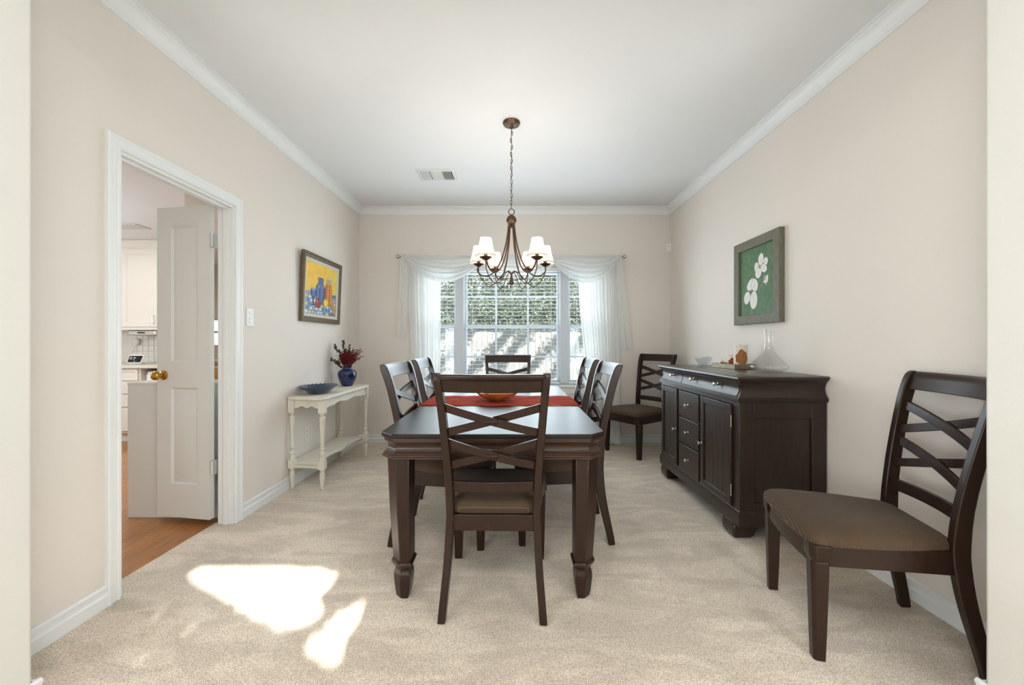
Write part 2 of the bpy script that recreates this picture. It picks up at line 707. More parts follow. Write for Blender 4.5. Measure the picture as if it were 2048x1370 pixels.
b = MB()
b.box(XL - .005, FX1 + .1, FY0 - .1, YB + .12, -.06, 0)
b.box(FX0 - .1, XL - .005, FY0 - .1, 1.20, -.06, 0)
b.box(KX - .035, XL - .005, DY0 - .01, DY1 + .01, -.06, 0)
struct(b.build('floor', M['carpet'], smooth=10), 'beige cut pile carpet')
b = MB()
b.box(-6.4, KX + .06, 1.19, 6.9, -.08, -.008)
struct(b.build('floor_kitchen', M['planks'], smooth=10), 'honey oak plank kitchen floor')

b = MB()
b.box(KX, XL, YF - .12, DY0, 0, ZC + .1)
b.box(KX, XL, DY1, YB + .16, 0, ZC + .1)
b.box(KX, XL, DY0, DY1, DZ, ZC + .1)
struct(b.build('wall_left', M['wall'], smooth=10))
b = MB()
b.box(XR, XR + .12, YF - .12, YB + .16, 0, ZC + .1)
struct(b.build('wall_right', M['wall'], smooth=10))
b = MB()
b.box(KX, WX0, YB, YB + .16, -.3, ZC + .1)
b.box(WX1, XR + .12, YB, YB + .16, -.3, ZC + .1)
b.box(WX0, WX1, YB, YB + .16, -.3, WZ0)
b.box(WX0, WX1, YB, YB + .16, WZ1, ZC + .1)
struct(b.build('wall_back', M['wall'], smooth=10))
b = MB()
b.box(FX0, OX0, YF - .12, YF, 0, ZC + .1)
b.box(OX1, FX1, YF - .12, YF, 0, ZC + .1)
b.box(OX0, OX1, YF - .12, YF, OZ, ZC + .1)
struct(b.build('wall_front', M['wall_white'], bevel=.012, seg=3))
b = MB()
b.box(KX - .005, XR + .12, YF - .12, YB + .16, ZC, ZC + .08)
b.box(FX0 - .1, FX1 + .1, FY0 - .1, YF - .12, ZC, ZC + .08)
struct(b.build('ceiling', M['ceiling'], smooth=10))

# entry room behind the viewer: transom over the front door lets the sun in
TX0, TX1, TZ0, TZ1 = -.62, .50, 1.86, 2.36
b = MB()
b.box(FX0 - .1, TX0, FY0 - .1, FY0, 0, ZC)
b.box(TX1, FX1 + .1, FY0 - .1, FY0, 0, ZC)
b.box(TX0, TX1, FY0 - .1, FY0, 0, TZ0)
b.box(TX0, TX1, FY0 - .1, FY0, TZ1, ZC)
struct(b.build('wall_entry', M['wall_white'], smooth=10))
b = MB()
b.box(FX0 - .1, FX0, FY0, YF - .12, 0, ZC)
b.box(FX1, FX1 + .1, FY0, YF - .12, 0, ZC)
struct(b.build('wall_entry_sides', M['wall_white'], smooth=10))

# crown moulding: one loop with mitred corners
crown = [(0, 2.654), (.011, 2.654), (.012, 2.663), (.020, 2.668), (.024, 2.682), (.034, 2.700), (.050, 2.714), (.060, 2.718), (.062, 2.726), (.0735, 2.729), (.0735, 2.7405), (0, 2.7405)]
rings = []
for d, z in crown:
    rings.append([(XL + d, YF + d, z), (XR - d, YF + d, z), (XR - d, YB - d, z), (XL + d, YB - d, z)])
b = MB()
b.loft(rings, closed=True, loop=True)
struct(b.build('trim_1', M['trim'], smooth=25), 'white crown moulding around the ceiling')

BASE = [(0, 0), (.016, 0), (.016, .050), (.013, .055), (.009, .058), (.009, .076), (.013, .079), (.013, .088), (.006, .094), (0, .094)]


def strip(b, prof, p0, p1, nrm):
    p0, p1, nrm = Vector(p0), Vector(p1), Vector(nrm)
    b.loft([[tuple(p + nrm * d + Vector((0, 0, z))) for d, z in prof] for p in (p0, p1)])


b = MB()
strip(b, BASE, (XL, YF, 0), (XL, 1.802, 0), (1, 0, 0))
strip(b, BASE, (XL, 2.692, 0), (XL, YB, 0), (1, 0, 0))
struct(b.build('baseboard_left', M['trim'], smooth=25))
b = MB()
strip(b, BASE, (XR, YF, 0), (XR, YB, 0), (-1, 0, 0))
struct(b.build('baseboard_right', M['trim'], smooth=25))
b = MB()
strip(b, BASE, (XL, YB, 0), (XR, YB, 0), (0, -1, 0))
struct(b.build('baseboard_back', M['trim'], smooth=25))
b = MB()
for x0, x1, xe, sgn in ((XL, OX0, OX0, 1), (OX1, XR, OX1, -1)):
    strip(b, BASE, (x0, YF, 0), (x1, YF, 0), (0, 1, 0))
    strip(b, BASE, (xe, YF - .12, 0), (xe, YF + .016, 0), (sgn, 0, 0))
struct(b.build('baseboard_front', M['trim'], smooth=25))

# ------------------------------------------------------------------ doorway to the kitchen
CAS = [(0, .012), (.004, .017), (.012, .017), (.016, .012), (.040, .015), (.046, .020), (.058, .021), (.062, .016), (.062, 0), (0, 0)]  # (outward, off the wall)


def casing(xw, sgn):
    b = MB()
    rs = []
    for o, h in CAS:
        x = xw + sgn * h
        rs.append([(x, DY0 - o, 0), (x, DY0 - o, DZ + o), (x, DY1 + o, DZ + o), (x, DY1 + o, 0)])
    # transpose: rings along the path
    n = len(CAS)
    path = [[rs[k][i] for k in range(n)] for i in range(4)]
    b.loft(path)
    return b


struct(casing(XL, 1).build('trim_2', M['trim'], smooth=25), 'white door casing on the dining side')
struct(casing(KX, -1).build('trim_3', M['trim'], smooth=25))
b = MB()
J = .014
b.box(KX - .004, XL + .004, DY0 - .001, DY0 + J, 0, DZ)
b.box(KX - .004, XL + .004, DY1 - J, DY1 + .001, 0, DZ)
b.box(KX - .0035, XL + .0035, DY0 + J, DY1 - J, DZ - J, DZ + .001)
sx0, sx1 = XL - .055, XL - .025
b.box(sx0, sx1, DY0 + J - .001, DY0 + J + .012, 0, DZ - J + .0005)
b.box(sx0, sx1, DY1 - J - .012, DY1 - J + .001, 0, DZ - J + .0005)
b.box(sx0 + .0005, sx1 - .0005, DY0 + J + .012, DY1 - J - .012, DZ - J - .012, DZ - J + .001)
struct(b.build('trim_4', M['trim'], bevel=.002), 'white door jamb lining')

# open door leaf: local x along the leaf from the hinge, y = thickness away from viewer, z up
LH = Vector((-1.945, 2.600, .035))
LE = Vector((-2.335, 2.664, .035))
lw = (LE - LH).length
ang = math.atan2(LE.y - LH.y, LE.x - LH.x)
door = sroot('door_1', LH)
door.rotation_euler = (0, 0, ang)
door['label'] = 'narrow white two panel door leaf standing open into the kitchen'
lh = 2.01
b = MB()
T = .035
b.box(0, lw, -T + .012, -.012, 0, lh)
pan = [(.09, lw - .105, .215, .84), (.09, lw - .105, 1.005, 1.885)]


def rect_ring(x0, x1, z0, z1, y):
    return [(x0, y, z0), (x1, y, z0), (x1, y, z1), (x0, y, z1)]


for side, y_out, y_in in ((0, 0., -.012), (1, -T, -T + .012)):
    # stiles and rails
    for (x0, x1, z0, z1) in ((0, pan[0][0], 0, lh), (pan[0][1], lw, 0, lh), (pan[0][0], pan[0][1], 0, pan[0][2]), (pan[0][0], pan[0][1], pan[0][3], pan[1][2]), (pan[0][0], pan[0][1], pan[1][3], lh)):
        b.box(x0, x1, min(y_out, y_in), max(y_out, y_in), z0, z1)
    for (x0, x1, z0, z1) in pan:
        s_ = 1 if side == 0 else -1
        b.loft([rect_ring(x0 + .0005, x1 - .0005, z0 + .0005, z1 - .0005, y_out - s_ * .0015), rect_ring(x0 + .012, x1 - .012, z0 + .012, z1 - .012, y_in), rect_ring(x0 + .018, x1 - .018, z0 + .018, z1 - .018, y_in + s_ * .001),
                rect_ring(x0 + .046, x1 - .046, z0 + .046, z1 - .046, y_out - s_ * .002), ], cap0=False)
        for q in (0, 1):
            pass
leaf = b.build('door_panel', M['door'], door, world=False, smooth=20)
kb = MB()
kx, kz = lw - .052, .920
for sgn in (1, -1):
    prof = [(.001, 0), (.031, 0), (.032, .004), (.026, .010), (.012, .014), (.011, .026), (.018, .032), (.027, .042), (.030, .053), (.027, .064), (.016, .072), (.001, .074)]
    rr = []
    for r, h in prof:
        y = h if sgn > 0 else -T - h
        rr.append([(kx + r * math.cos(2 * PI * k / 24), y, kz + r * math.sin(2 * PI * k / 24)) for k in range(24)])
    kb.loft(rr)
kn = kb.build('door_knob', M['brass'], door, world=False, smooth=40)
kn['label'] = 'polished brass round door knob'
for hz in (.33, 1.79):
    hb = MB()
    hb.tube([(-.006, -.012, hz - .045), (-.006, -.012, hz + .045)], .007, 10)
    hb.box(-.004, .001, -.034, .0, hz - .045, hz + .045)
    hb.box(-.012, -.004, -.046, -.016, hz - .045, hz + .045)
    for q in range(3):
        hb.tube([(-.006, -.012, hz - .045 + q * .032), (-.006, -.012, hz - .038 + q * .032)], .0085, 10)
    hb.build('hinge', M['hinge'], door, world=False)

# ------------------------------------------------------------------ kitchen beyond
KC = 2.44
b = MB()
b.box(-6.4, KX, 1.19, 6.9, KC, KC + .08)
struct(b.build('ceiling_kitchen', M['ceiling'], smooth=10))
b = MB()
b.box(-6.3, -4.15, 5.42, 5.52, 0, KC)
b.box(-6.4, -6.3, 1.19, 5.52, 0, KC)
b.box(-6.3, FX0, 1.10, 1.19, 0, KC)
b.box(-5.3, -5.2, 5.5, 6.7, 0, KC)
b.box(KX, XL, YB + .1, 6.8, -.05, KC)
# window wall of the breakfast end
b.box(-5.3, -5.02, 6.6, 6.7, 0, KC)
b.box(-4.5, KX, 6.6, 6.7, 0, KC)
b.box(-5.02, -4.5, 6.6, 6.7, 0, 1.10)
b.box(-5.02, -4.5, 6.6, 6.7, 1.56, KC)
struct(b.build('wall_kitchen', M['wall'], smooth=10))
b = MB()
b.box(-2.67, KX - .001, 3.30, 4.9, 2.16, KC)
struct(b.build('wall_kitchen_soffit', M['wall'], smooth=10))
w2 = sroot('window_2', (-4.76, 6.62, 1.10))
b = MB()
for z in (1.10, 1.325, 1.53):
    b.box(-5.02, -4.5, 6.60, 6.65, z, z + .03)
for x in (-5.02, -4.77, -4.53):
    b.box(x, x + .03, 6.60, 6.65, 1.10, 1.56)
b.build('window_frame', M['vinyl'], w2)
b = MB()
b.box(-5.02, -4.5, 6.63, 6.633, 1.10, 1.56)
b.build('pane', M['pane'], w2)


def panel_front(b, x0, x1, y, z0, z1, rail=.055, depth=.02):
    """raised panel front that faces -Y, its outer face at y"""
    b.loft([rect_ring(x0, x1, z0, z1, y + depth), rect_ring(x0, x1, z0, z1, y + .003), rect_ring(x0 + .003, x1 - .003, z0 + .003, z1 - .003, y),
            rect_ring(x0 + rail, x1 - rail, z0 + rail, z1 - rail, y), rect_ring(x0 + rail + .008, x1 - rail - .008, z0 + rail + .008, z1 - rail - .008, y + .008),
            rect_ring(x0 + rail + .030, x1 - rail - .030, z0 + rail + .030, z1 - rail - .030, y + .003)])


# wall cabinet
cab = thing('wall_cabinet', 'cream kitchen wall cabinet with raised panel door, seen through the open doorway', 'cabinet', (-4.66, 5.24, 1.32))
b = MB()
b.box(-5.35, -4.18, 5.08, 5.415, 1.335, 2.38)
b.box(-5.36, -4.17, 5.07, 5.10, 1.325, 1.350)
b.build('body', M['cab'], cab, bevel=.003)
b = MB()
b.loft([[(-5.38 - d, 5.415, z), (-5.38 - d, 5.075 - d, z), (-4.15 + d, 5.075 - d, z), (-4.15 + d, 5.415, z)] for d, z in ((0, 2.36), (.004, 2.375), (.012, 2.385), (.03, 2.41), (.04, 2.425), (.04, 2.437))])
b.build('crown_moulding', M['cab'], cab)
for x0, x1, hx in ((-5.33, -4.895, -5.30), (-4.880, -4.435, -4.47), (-4.42, -4.19, -4.4)):
    b = MB()
    panel_front(b, x0, x1, 5.06, 1.365, 2.33, .06)
    dr = b.build('cabinet_door', M['cab'], cab, smooth=20)
    b = MB()
    b.tube([(hx, 5.06, 1.40), (hx, 5.035, 1.405), (hx, 5.033, 1.45), (hx, 5.035, 1.495), (hx, 5.06, 1.50)], .005, 8)
    b.build('handle', M['chrome'], dr)

b = MB()
b.box(-4.84, -4.45, 5.10, 5.36, 1.258, 1.324)
b.box(-4.82, -4.44, 5.085, 5.10, 1.262, 1.318)
ra = b.build('under_cabinet_radio', M['steel'], bevel=.006)
tag(ra, 'slim silver radio mounted under the kitchen wall cabinet', 'radio')
b = MB()
b.box(-4.70, -4.61, 5.082, 5.0845, 1.282, 1.302)
b.build('display', M['screen_black'], ra)
b = MB()
b.lathe([(.001, 0), (.016, 0), (.016, .012), (.001, .013)], 16)
b.v = [(-4.475 + x, 5.084 - z, 1.292 + y) for x, y, z in b.v]
b.build('dial', M['plastic'], ra)

# base cabinets, counter
base = thing('base_cabinet', 'cream kitchen base cabinet with a stack of drawers under the far counter', 'cabinet', (-4.66, 5.1, 0))
b = MB()
b.box(-5.6, -4.40, 4.80, 5.41, .10, .865)
b.box(-4.16, -4.15, 4.80, 5.41, .10, .865)
b.box(-4.40, -4.16, 4.80, 5.41, .10, .55)
b.box(-4.40, -4.16, 5.38, 5.41, .55, .865)
b.box(-5.6, -4.15, 4.86, 5.41, -.008, .10)
b.build('body', M['cab'], base, bevel=.002)
for z0, z1 in ((.72, .85), (.565, .70), (.41, .545), (.125, .39)):
    b = MB()
    if z0 > .7:
        panel_front(b, -5.1, -4.42, 4.78, z0, z1, .025, .02)
    else:
        b.loft([rect_ring(-5.1, -4.42, z0, z1, 4.80), rect_ring(-5.1, -4.42, z0, z1, 4.786), rect_ring(-5.094, -4.426, z0 + .006, z1 - .006, 4.78)])
    b.build('drawer', M['cab'], base, smooth=20)
b = MB()
b.box(-5.62, -4.14, 4.755, 5.415, .866, .90)
tag(b.build('kitchen_counter', M['counter'], bevel=.006), 'pale counter slab along the far kitchen wall', 'counter')
b = MB()
b.lathe([(.001, .0), (.13, 0), (.14, .03), (.14, .17), (.12, .21), (.001, .22)], 20)
b.v = [(-4.292 + x * .72, 4.91 + y * .8, .552 + z * 1.3) for x, y, z in b.v]
tag(b.build('bread_bin', M['plastic'], bevel=.003), 'glossy white bread bin in the open cubby under the kitchen counter', 'bin')
b = MB()
for r in range(6):
    for c in range(12):
        x = -5.085 + c * .076
        z = .905 + r * .076
        if z + .07 < 1.34 and x + .072 < -4.16:
            b.box(x, x + .072, 5.412, 5.4195, z, z + .072)
struct(b.build('trim_backsplash', M['tile'], bevel=.003), 'square pale tiles above the kitchen counter')

sd = thing('smart_display', 'small white framed screen tilted back on the far kitchen counter', 'screen', (-4.63, 5.0, .90))
b = MB()
b.loft([[(-4.72, y, z), (-4.54, y, z), (-4.54, y + .012, z + .003), (-4.72, y + .012, z + .003)] for y, z in ((4.955, .918), (5.005, 1.018))])
b.build('frame', M['plastic'], sd, bevel=.003)
b = MB()
b.box(-4.70, -4.56, 4.975, 5.04, .90, .925)
b.build('stand', M['plastic'], sd, bevel=.004)
b = MB()


def sdp(u, v, o=.0008):
    return (-4.712 + u * .164, 4.955 - o * .9 + (.006 + v * .088) * .447, .918 - o * 0 + (.006 + v * .098) * .9)


def sdq(u0, u1, v0, v1, o, mi):
    i = b.add([sdp(u0, v0, o), sdp(u1, v0, o), sdp(u1, v1, o), sdp(u0, v1, o)])
    b.face(i, mi)


sdq(.02, .98, .06, .94, .002, 0)
sdq(.10, .26, .45, .80, .003, 1)
sdq(.36, .54, .60, .72, .003, 2)
sdq(.36, .48, .40, .46, .003, 2)
sdq(.50, .56, .14, .24, .003, 2)
b.build('screen', [M['screen_black'], mat('screen picture', (170, 140, 140), .5), mat('screen text', (220, 222, 226), .5)], sd, flat=True)

b = MB()
b.box(-5.03, -4.98, 5.385, 5.4115, 1.13, 1.22)
b.sphere((-4.975, 5.36, 1.185), .042, 12, 8, sc=(1, .7, 1))
b.tube([(-5.0, 5.385, 1.14), (-5.04, 5.39, 1.06), (-5.06, 5.38, .99), (-5.02, 5.34, .908)], .003, 6)
tag(b.build('charger', M['plastic']), 'white plug in charger with cord above the kitchen counter', 'charger')

# peninsula cabinet beside the door
pen = thing('peninsula_cabinet', 'plain pale half height cabinet end behind the open door leaf', 'cabinet', (-2.26, 3.6, 0))
b = MB()
b.box(-2.595, KX - .003, 2.734, 4.6, -.008, .884)
b.build('end_panel', M['door'], pen, bevel=.002)
b = MB()
b.box(-2.597, KX - .003, 2.732, 4.602, .884, .90)
b.build('worktop', M['door'], pen, bevel=.002)
b = MB()
b.box(-2.42, -2.12, 2.98, 3.12, .9, .985)
bx = b.build('wooden_box', M['wood_box'], bevel=.004)
tag(bx, 'honey coloured wooden box on the peninsula, glimpsed past the door hinge', 'box')
fc = thing('sink_cabinet', 'pale sink counter below the small kitchen window', 'cabinet', (-4.4, 6.3, 0))
b = MB()
b.box(-5.18, -3.2, 6.0, 6.59, -.008, .865)
b.build('body', M['cab'], fc)
b = MB()
b.box(-5.19, -3.2, 5.95, 6.595, .866, .905)
b.build('worktop', M['plastic'], fc, bevel=.004)

# kitchen ceiling vent
kv = thing('ceiling_vent', 'kitchen ceiling vent seen through the doorway', 'vent', (-4.25, 4.45, KC - .012), group='ceiling vents')
b = MB()
b.box(-4.45, -4.05, 4.35, 4.55, KC - .010, KC - .001)
b.build('frame', M['vent_metal'], kv, bevel=.003)
b = MB()
for k in range(12):
    b.box(-4.43 + k * .031, -4.412 + k * .031, 4.37, 4.53, KC - .012, KC - .0095)
b.build('louvers', M['vent_metal'], kv)

# ------------------------------------------------------------------ dining window
win = sroot('window_1', (-.026, 4.83, WZ0))
win['label'] = 'wide three part white window looking out on fence and trees'
MX = [-.64, .586]
b = MB()
fy0, fy1 = 4.80, 4.90
b.box(WX0, WX0 + .045, fy0, fy1, WZ0, WZ1)
b.box(WX1 - .045, WX1, fy0, fy1, WZ0, WZ1)
b.box(WX0 + .045, WX1 - .045, fy0, fy1, WZ0, WZ0 + .035)
b.box(WX0 + .045, WX1 - .045, fy0, fy1, WZ1 - .035, WZ1)
b.build('window_frame', M['vinyl'], win, bevel=.003)
for mx in MX:
    b = MB()
    b.box(mx - .048, mx + .048, 4.775, fy1 - .001, WZ0 + .0351, WZ1 - .0351)
    b.build('mullion', M['vinyl'], win, bevel=.003)
units = [(WX0 + .045, MX[0] - .048), (MX[0] + .048, MX[1] - .048), (MX[1] + .048, WX1 - .045)]
ZM = 1.36
for ui, (x0, x1) in enumerate(units):
    for up in (0, 1):
        y0, y1 = (4.835, 4.865) if up == 0 else (4.865, 4.895)
        z0, z1 = (WZ0 + .035, ZM + .02) if up == 0 else (ZM - .02, WZ1 - .035)
        s_ = .03
        b = MB()
        b.box(x0, x0 + s_, y0, y1, z0, z1)
        b.box(x1 - s_, x1, y0, y1, z0, z1)
        b.box(x0 + s_, x1 - s_, y0, y1, z0, z0 + .04)
        b.box(x0 + s_, x1 - s_, y0, y1, z1 - .04, z1)
        zm = 1.0 if up == 0 else 1.717
        b.box(x0 + s_, x1 - s_, y0 + .006, y1 - .006, zm - .011, zm + .011)
        if ui == 1:
            for vx in (-.217, .164):
                b.box(vx - .011, vx + .011, y0 + .0075, y1 - .0075, z0 + .04, zm - .011)
                b.box(vx - .011, vx + .011, y0 + .0075, y1 - .0075, zm + .011, z1 - .04)
        sash = b.build('sash', M['vinyl'], win, bevel=.002)
        b = MB()
        b.box(x0 + .02, x1 - .02, (y0 + y1) / 2 - .0015, (y0 + y1) / 2 + .0015, z0 + .03, z1 - .03)
        b.build('pane', M['pane'], sash)
    b = MB()
    i = b.add([(x0, 4.898, WZ0 + .03), (x1, 4.898, WZ0 + .03), (x1, 4.898, ZM), (x0, 4.898, ZM)])
    b.face(i)
    b.build('insect_screen', M['screen_mesh'], win)
b = MB()
b.box(WX0 - .05, WX1 + .05, 4.705, 4.81, WZ0 - .006, WZ0 + .020)
b.build('window_sill', M['trim'], win, bevel=.005)
b = MB()
b.box(WX0 - .03, WX1 + .03, 4.742, 4.759, WZ0 - .085, WZ0 - .006)
b.build('sill_apron', M['trim'], win, bevel=.004)

bl_lab = ['white slatted blind in the left part of the window', 'wide white slatted blind in the middle of the window', 'white slatted blind in the right part of the window']
bx_ = [(WX0 + .008, MX[0] - .05), (MX[0] + .05, MX[1] - .05), (MX[1] + .05, WX1 - .008)]
for (x0, x1), lab in zip(bx_, bl_lab):
    r = thing('window_blind', lab, 'blind', ((x0 + x1) / 2, 4.795, WZ0 + .03), group='blinds in the dining window')
    b = MB()
    b.box(x0, x1, 4.768, 4.82, WZ1 - .05, WZ1 - .004)
    b.build('headrail', M['blind'], r, bevel=.003)
    b = MB()
    b.box(x0, x1, 4.770, 4.818, WZ0 + .03, WZ0 + .046)
    b.build('bottom_rail', M['blind'], r, bevel=.003)
    b = MB()
    z = WZ0 + .075
    while z < WZ1 - .06:
        b.loft([[(x0 + .004, 4.780, z), (x0 + .004, 4.794, z + .001), (x0 + .004, 4.808, z), (x0 + .004, 4.808, z + .0018), (x0 + .004, 4.794, z + .0028), (x0 + .004, 4.780, z + .0018)],
                [(x1 - .004, 4.780, z), (x1 - .004, 4.794, z + .001), (x1 - .004, 4.808, z), (x1 - .004, 4.808, z + .0018), (x1 - .004, 4.794, z + .0028), (x1 - .004, 4.780, z + .0018)]])
        z += .0445
    b.build('slats', M['blind'], r, smooth=20)
    b = MB()
    n = 3 if x1 - x0 > .8 else 2
    for k in range(n):
        cx = x0 + .10 + (x1 - x0 - .20) * k / (n - 1)
        for cy in (4.767, 4.821):
            b.tube([(cx, cy, WZ0 + .035), (cx, cy, WZ1 - .03)], .0014, 5)
    b.build('ladder_cord', M['cord'], r)

# ------------------------------------------------------------------ curtains
RZ, RY = 2.150, 4.655
rod = thing('curtain_rod', 'slim curtain rod with round end knobs above the window', 'curtain rod', (-.05, RY, RZ))
b = MB()
b.tube([(-1.285, RY, RZ), (1.215, RY, RZ)], .008, 10)
b.build('rod', M['chrome'], rod)
for x, s_ in ((-1.29, -1), (1.22, 1)):
    b = MB()
    b.lathe([(.001, 0), (.009, .0), (.012, .006), (.009, .012), (.014, .018), (.024, .030), (.026, .040), (.020, .052), (.001, .058)], 16)
    b.v = [(x + s_ * z, RY + xx, RZ + y) for xx, y, z in b.v]
    b.build('finial', M['chrome'], rod)
    b = MB()
    b.box(x - s_ * .03 - .006, x - s_ * .03 + .006, RY - .006, YB, RZ - .006, RZ + .006)
    b.box(x - s_ * .03 - .015, x - s_ * .03 + .015, YB - .006, YB, RZ - .03, RZ + .03)
    b.build('bracket', M['chrome'], rod)


def sheer_panel(name, label, xa, xb, xa2, xb2, folds, seed, ztop=2.142, zbot=.012, pool=0.):
    rnd = random.Random(seed)
    ph = [rnd.uniform(0, 6.28) for _ in range(4)]
    b = MB()

    def fn(u, v):
        e = smoothstep(0, 1, v)
        x = (xa + (xa2 - xa) * e) * (1 - u) + (xb + (xb2 - xb) * e) * u
        a = (.014 + .014 * v) * (.65 + .35 * math.sin(5 * u + ph[2]))
        y = RY + .034 + a * math.sin(folds * 2 * PI * u + ph[0] + .5 * math.sin(3 * v + ph[1])) + .008 * math.sin(folds * 4.6 * PI * u + ph[2] + v)
        x += .010 * math.sin(folds * 4 * PI * u + ph[3]) * (.3 + v)
        z = ztop + (zbot - ztop) * v
        if pool and v > .93:
            y -= pool * (v - .93) / .07 * (1 + .4 * math.sin(9 * u))
            z = max(z, .012 + .006 * math.sin(20 * u) + .006)
        return (x, min(y, YB - .022), z)
    b.grid(fn, int(folds * 16), 44)
    o = b.build(name, M['sheer'], recalc=False, smooth=180)
    return tag(o, label, 'curtain', 'sheer curtain panels')


sheer_panel('sheer_curtain', 'white sheer curtain panel hanging left of the window', -1.225, -.845, -1.16, -.86, 10, 3)
sheer_panel('sheer_curtain', 'white sheer curtain panel hanging right of the window to the carpet', .735, 1.225, .88, 1.225, 12, 9, pool=.05)

scarf = thing('scarf_valance', 'sheer white scarf draped in swags over the curtain rod', 'valance', (-.05, RY - .03, 1.3))


def swag(xa, za, xb, zb, sag, top_sag, seed):
    rnd = random.Random(seed)
    b = MB()
    p0 = rnd.uniform(0, 6)

    def fn(u, v):
        x = xa + (xb - xa) * u
        s_ = 4 * u * (1 - u)
        s_ = s_ ** .8
        spread = .3 + .7 * min(1, s_ * 1.4)
        drop = top_sag + (sag - top_sag) * (v ** .85)
        z = za + (zb - za) * u + .010 - drop * s_ - (1 - spread) * v * .05
        fold = math.sin(v * 5.2 * 2 * PI + p0 + .9 * math.sin(2 * PI * u))
        y = RY - .022 - .05 * s_ * math.sin(PI * min(1, v * 1.02)) - .015 * fold * (.3 + .7 * s_) - .012 * v
        z += .006 * math.sin(v * 8 * PI + u * 5 + p0)
        return (x, y, z)
    b.grid(fn, 36, 60)
    return b.build('swag', M['scarf'], scarf, recalc=False, smooth=180)


swag(-1.265, RZ + .01, -.36, RZ - .01, .305, .0, 1)
swag(-.50, RZ, .52, RZ, .270, .0, 2)
swag(.42, RZ, 1.205, RZ + .01, .315, .0, 4)


def tail(x0t, x1t, x0b, x1b, zb0, zb1, seed):
    rnd = random.Random(seed)
    p = rnd.uniform(0, 6)
    b = MB()

    def fn(u, v):
        x = (x0t * (1 - v) + x0b * v) * (1 - u) + (x1t * (1 - v) + x1b * v) * u
        zb = zb0 * (1 - u) + zb1 * u
        z = (RZ + .012) * (1 - v) + zb * v
        y = RY - .028 + (.010 + .012 * v) * math.sin(2 * 2 * PI * u + p + v)
        return (x, y, z + .006 * math.sin(30 * v + 3 * u))
    b.grid(fn, 30, 40)
    return b.build('tail', M['scarf'], scarf, recalc=False, smooth=180)


tail(-1.285, -1.20, -1.325, -1.215, 1.255, 1.19, 5)
tail(1.150, 1.215, 1.20, 1.335, 1.10, 1.07, 6)

# ------------------------------------------------------------------ outside
b = MB()
b.box(-16, 16, 4.93, 34, -.40, -.30)
struct(b.build('ground', M['ground'], smooth=10))
fence = thing('board_fence', 'grey weathered board fence across the yard beyond the window', 'fence', (0, 11, -.30))
b = MB()
x = -8.5
rnd = random.Random(3)
while x < 8.5:
    w = .138
    b.box(x, x + w, 11.0, 11.02, -.28, 1.46 + rnd.uniform(-.012, .012))
    x += w + .006
b.build('boards', M['fence'], fence, flat=True)
for z in (0.1, .7, 1.3):
    b = MB()
    b.box(-8.5, 8.5, 11.02, 11.06, z, z + .09)
    b.build('rail', M['fence'], fence)


def tree_mesh(name, n_leaf, rx, ry, rz, clusters, seed, leaf=.11):
    rnd = random.Random(seed)
    b = MB()
    cs = []
    for _ in range(clusters):
        while True:
            p = Vector((rnd.uniform(-1, 1), rnd.uniform(-1, 1), rnd.uniform(-1, 1)))
            if p.length < 1:
                break
        cs.append((Vector((p.x * rx, p.y * ry, p.z * rz)), rnd.uniform(.16, .36) * min(rx, rz)))
    for _ in range(n_leaf):
        c, r = rnd.choice(cs)
        d = Vector((rnd.gauss(0, 1), rnd.gauss(0, 1), rnd.gauss(0, 1)))
        p = c + d * r * .62
        n = (Vector((rnd.gauss(0, 1), rnd.gauss(0, 1), rnd.gauss(0, 1) + .7))).normalized()
        t = n.orthogonal().normalized()
        t = Matrix.Rotation(rnd.uniform(0, 6.28), 3, n) @ t
        s_ = n.cross(t)
        L = leaf * rnd.uniform(.6, 1.3)
        W = L * .42
        i = b.add([p - t * L * .5, p + s_ * W * .5, p + t * L * .5, p - s_ * W * .5])
        b.face(i)
    return b, cs


def tree(name, label, loc, n_leaf, rx, ry, rz, cz, seed, material, leaf=.11, group='trees beyond the fence', trunk=True):
    r = thing(name, label, 'tree', loc, group)
    b, cs = tree_mesh(name, n_leaf, rx, ry, rz, 46, seed, leaf)
    b.v = [(p[0], p[1], p[2] + cz) for p in b.v]
    b.build('foliage', material, r, recalc=False, flat=True, world=False)
    if trunk:
        t = MB()
        t.tube([(0, 0, -.02), (.05, .02, cz * .4), (.0, .0, cz)], [.16, .13, .08], 8)
        rnd = random.Random(seed)
        for c, rr in rnd.sample(cs, 14):
            m_ = Vector((c.x * .35, c.y * .35, cz * .55 + (c.z + cz - cz * .55) * .4))
            t.tube([(0, 0, cz * .5), tuple(m_), (c.x, c.y, c.z + cz)], [.07, .04, .015], 5)
        t.build('trunk', M['bark'], r, world=False)
    return r


tree('leafy_tree', 'leafy green tree beyond the fence at the left of the window view', (-4.0, 13.6, -.3), 20000, 2.6, 1.7, 2.5, 3.3, 11, M['leaf'], .11)
tree('leafy_tree', 'broad dark green tree beyond the fence in the middle of the window view', (-.5, 14.6, -.3), 22000, 2.9, 1.8, 2.7, 3.2, 12, M['leaf2'], .12)
tree('leafy_tree', 'pale green tree beyond the fence at the right of the window view', (3.3, 13.4, -.3), 20000, 2.6, 1.6, 2.5, 3.2, 13, M['leaf'], .11)
tree('leafy_tree', 'bushy hedge tree just behind the fence boards', (1.0, 12.6, -.3), 18000, 3.6, .8, 1.1, 1.9, 14, M['leaf2'], .10, trunk=False)
tree('leafy_tree', 'far tall tree closing the gap between the trees beyond the fence', (.6, 19, -.3), 12000, 6.5, 2.0, 3.8, 4.0, 15, M['leaf2'], .30)
st = thing('shade_tree', 'unseen overhanging tree beside the house, limbs shaped to dapple the fence', 'tree', (2.6, 6.8, -.3), 'trees beside the house')  # kept above the window view, limbs slanted to cast striped shade
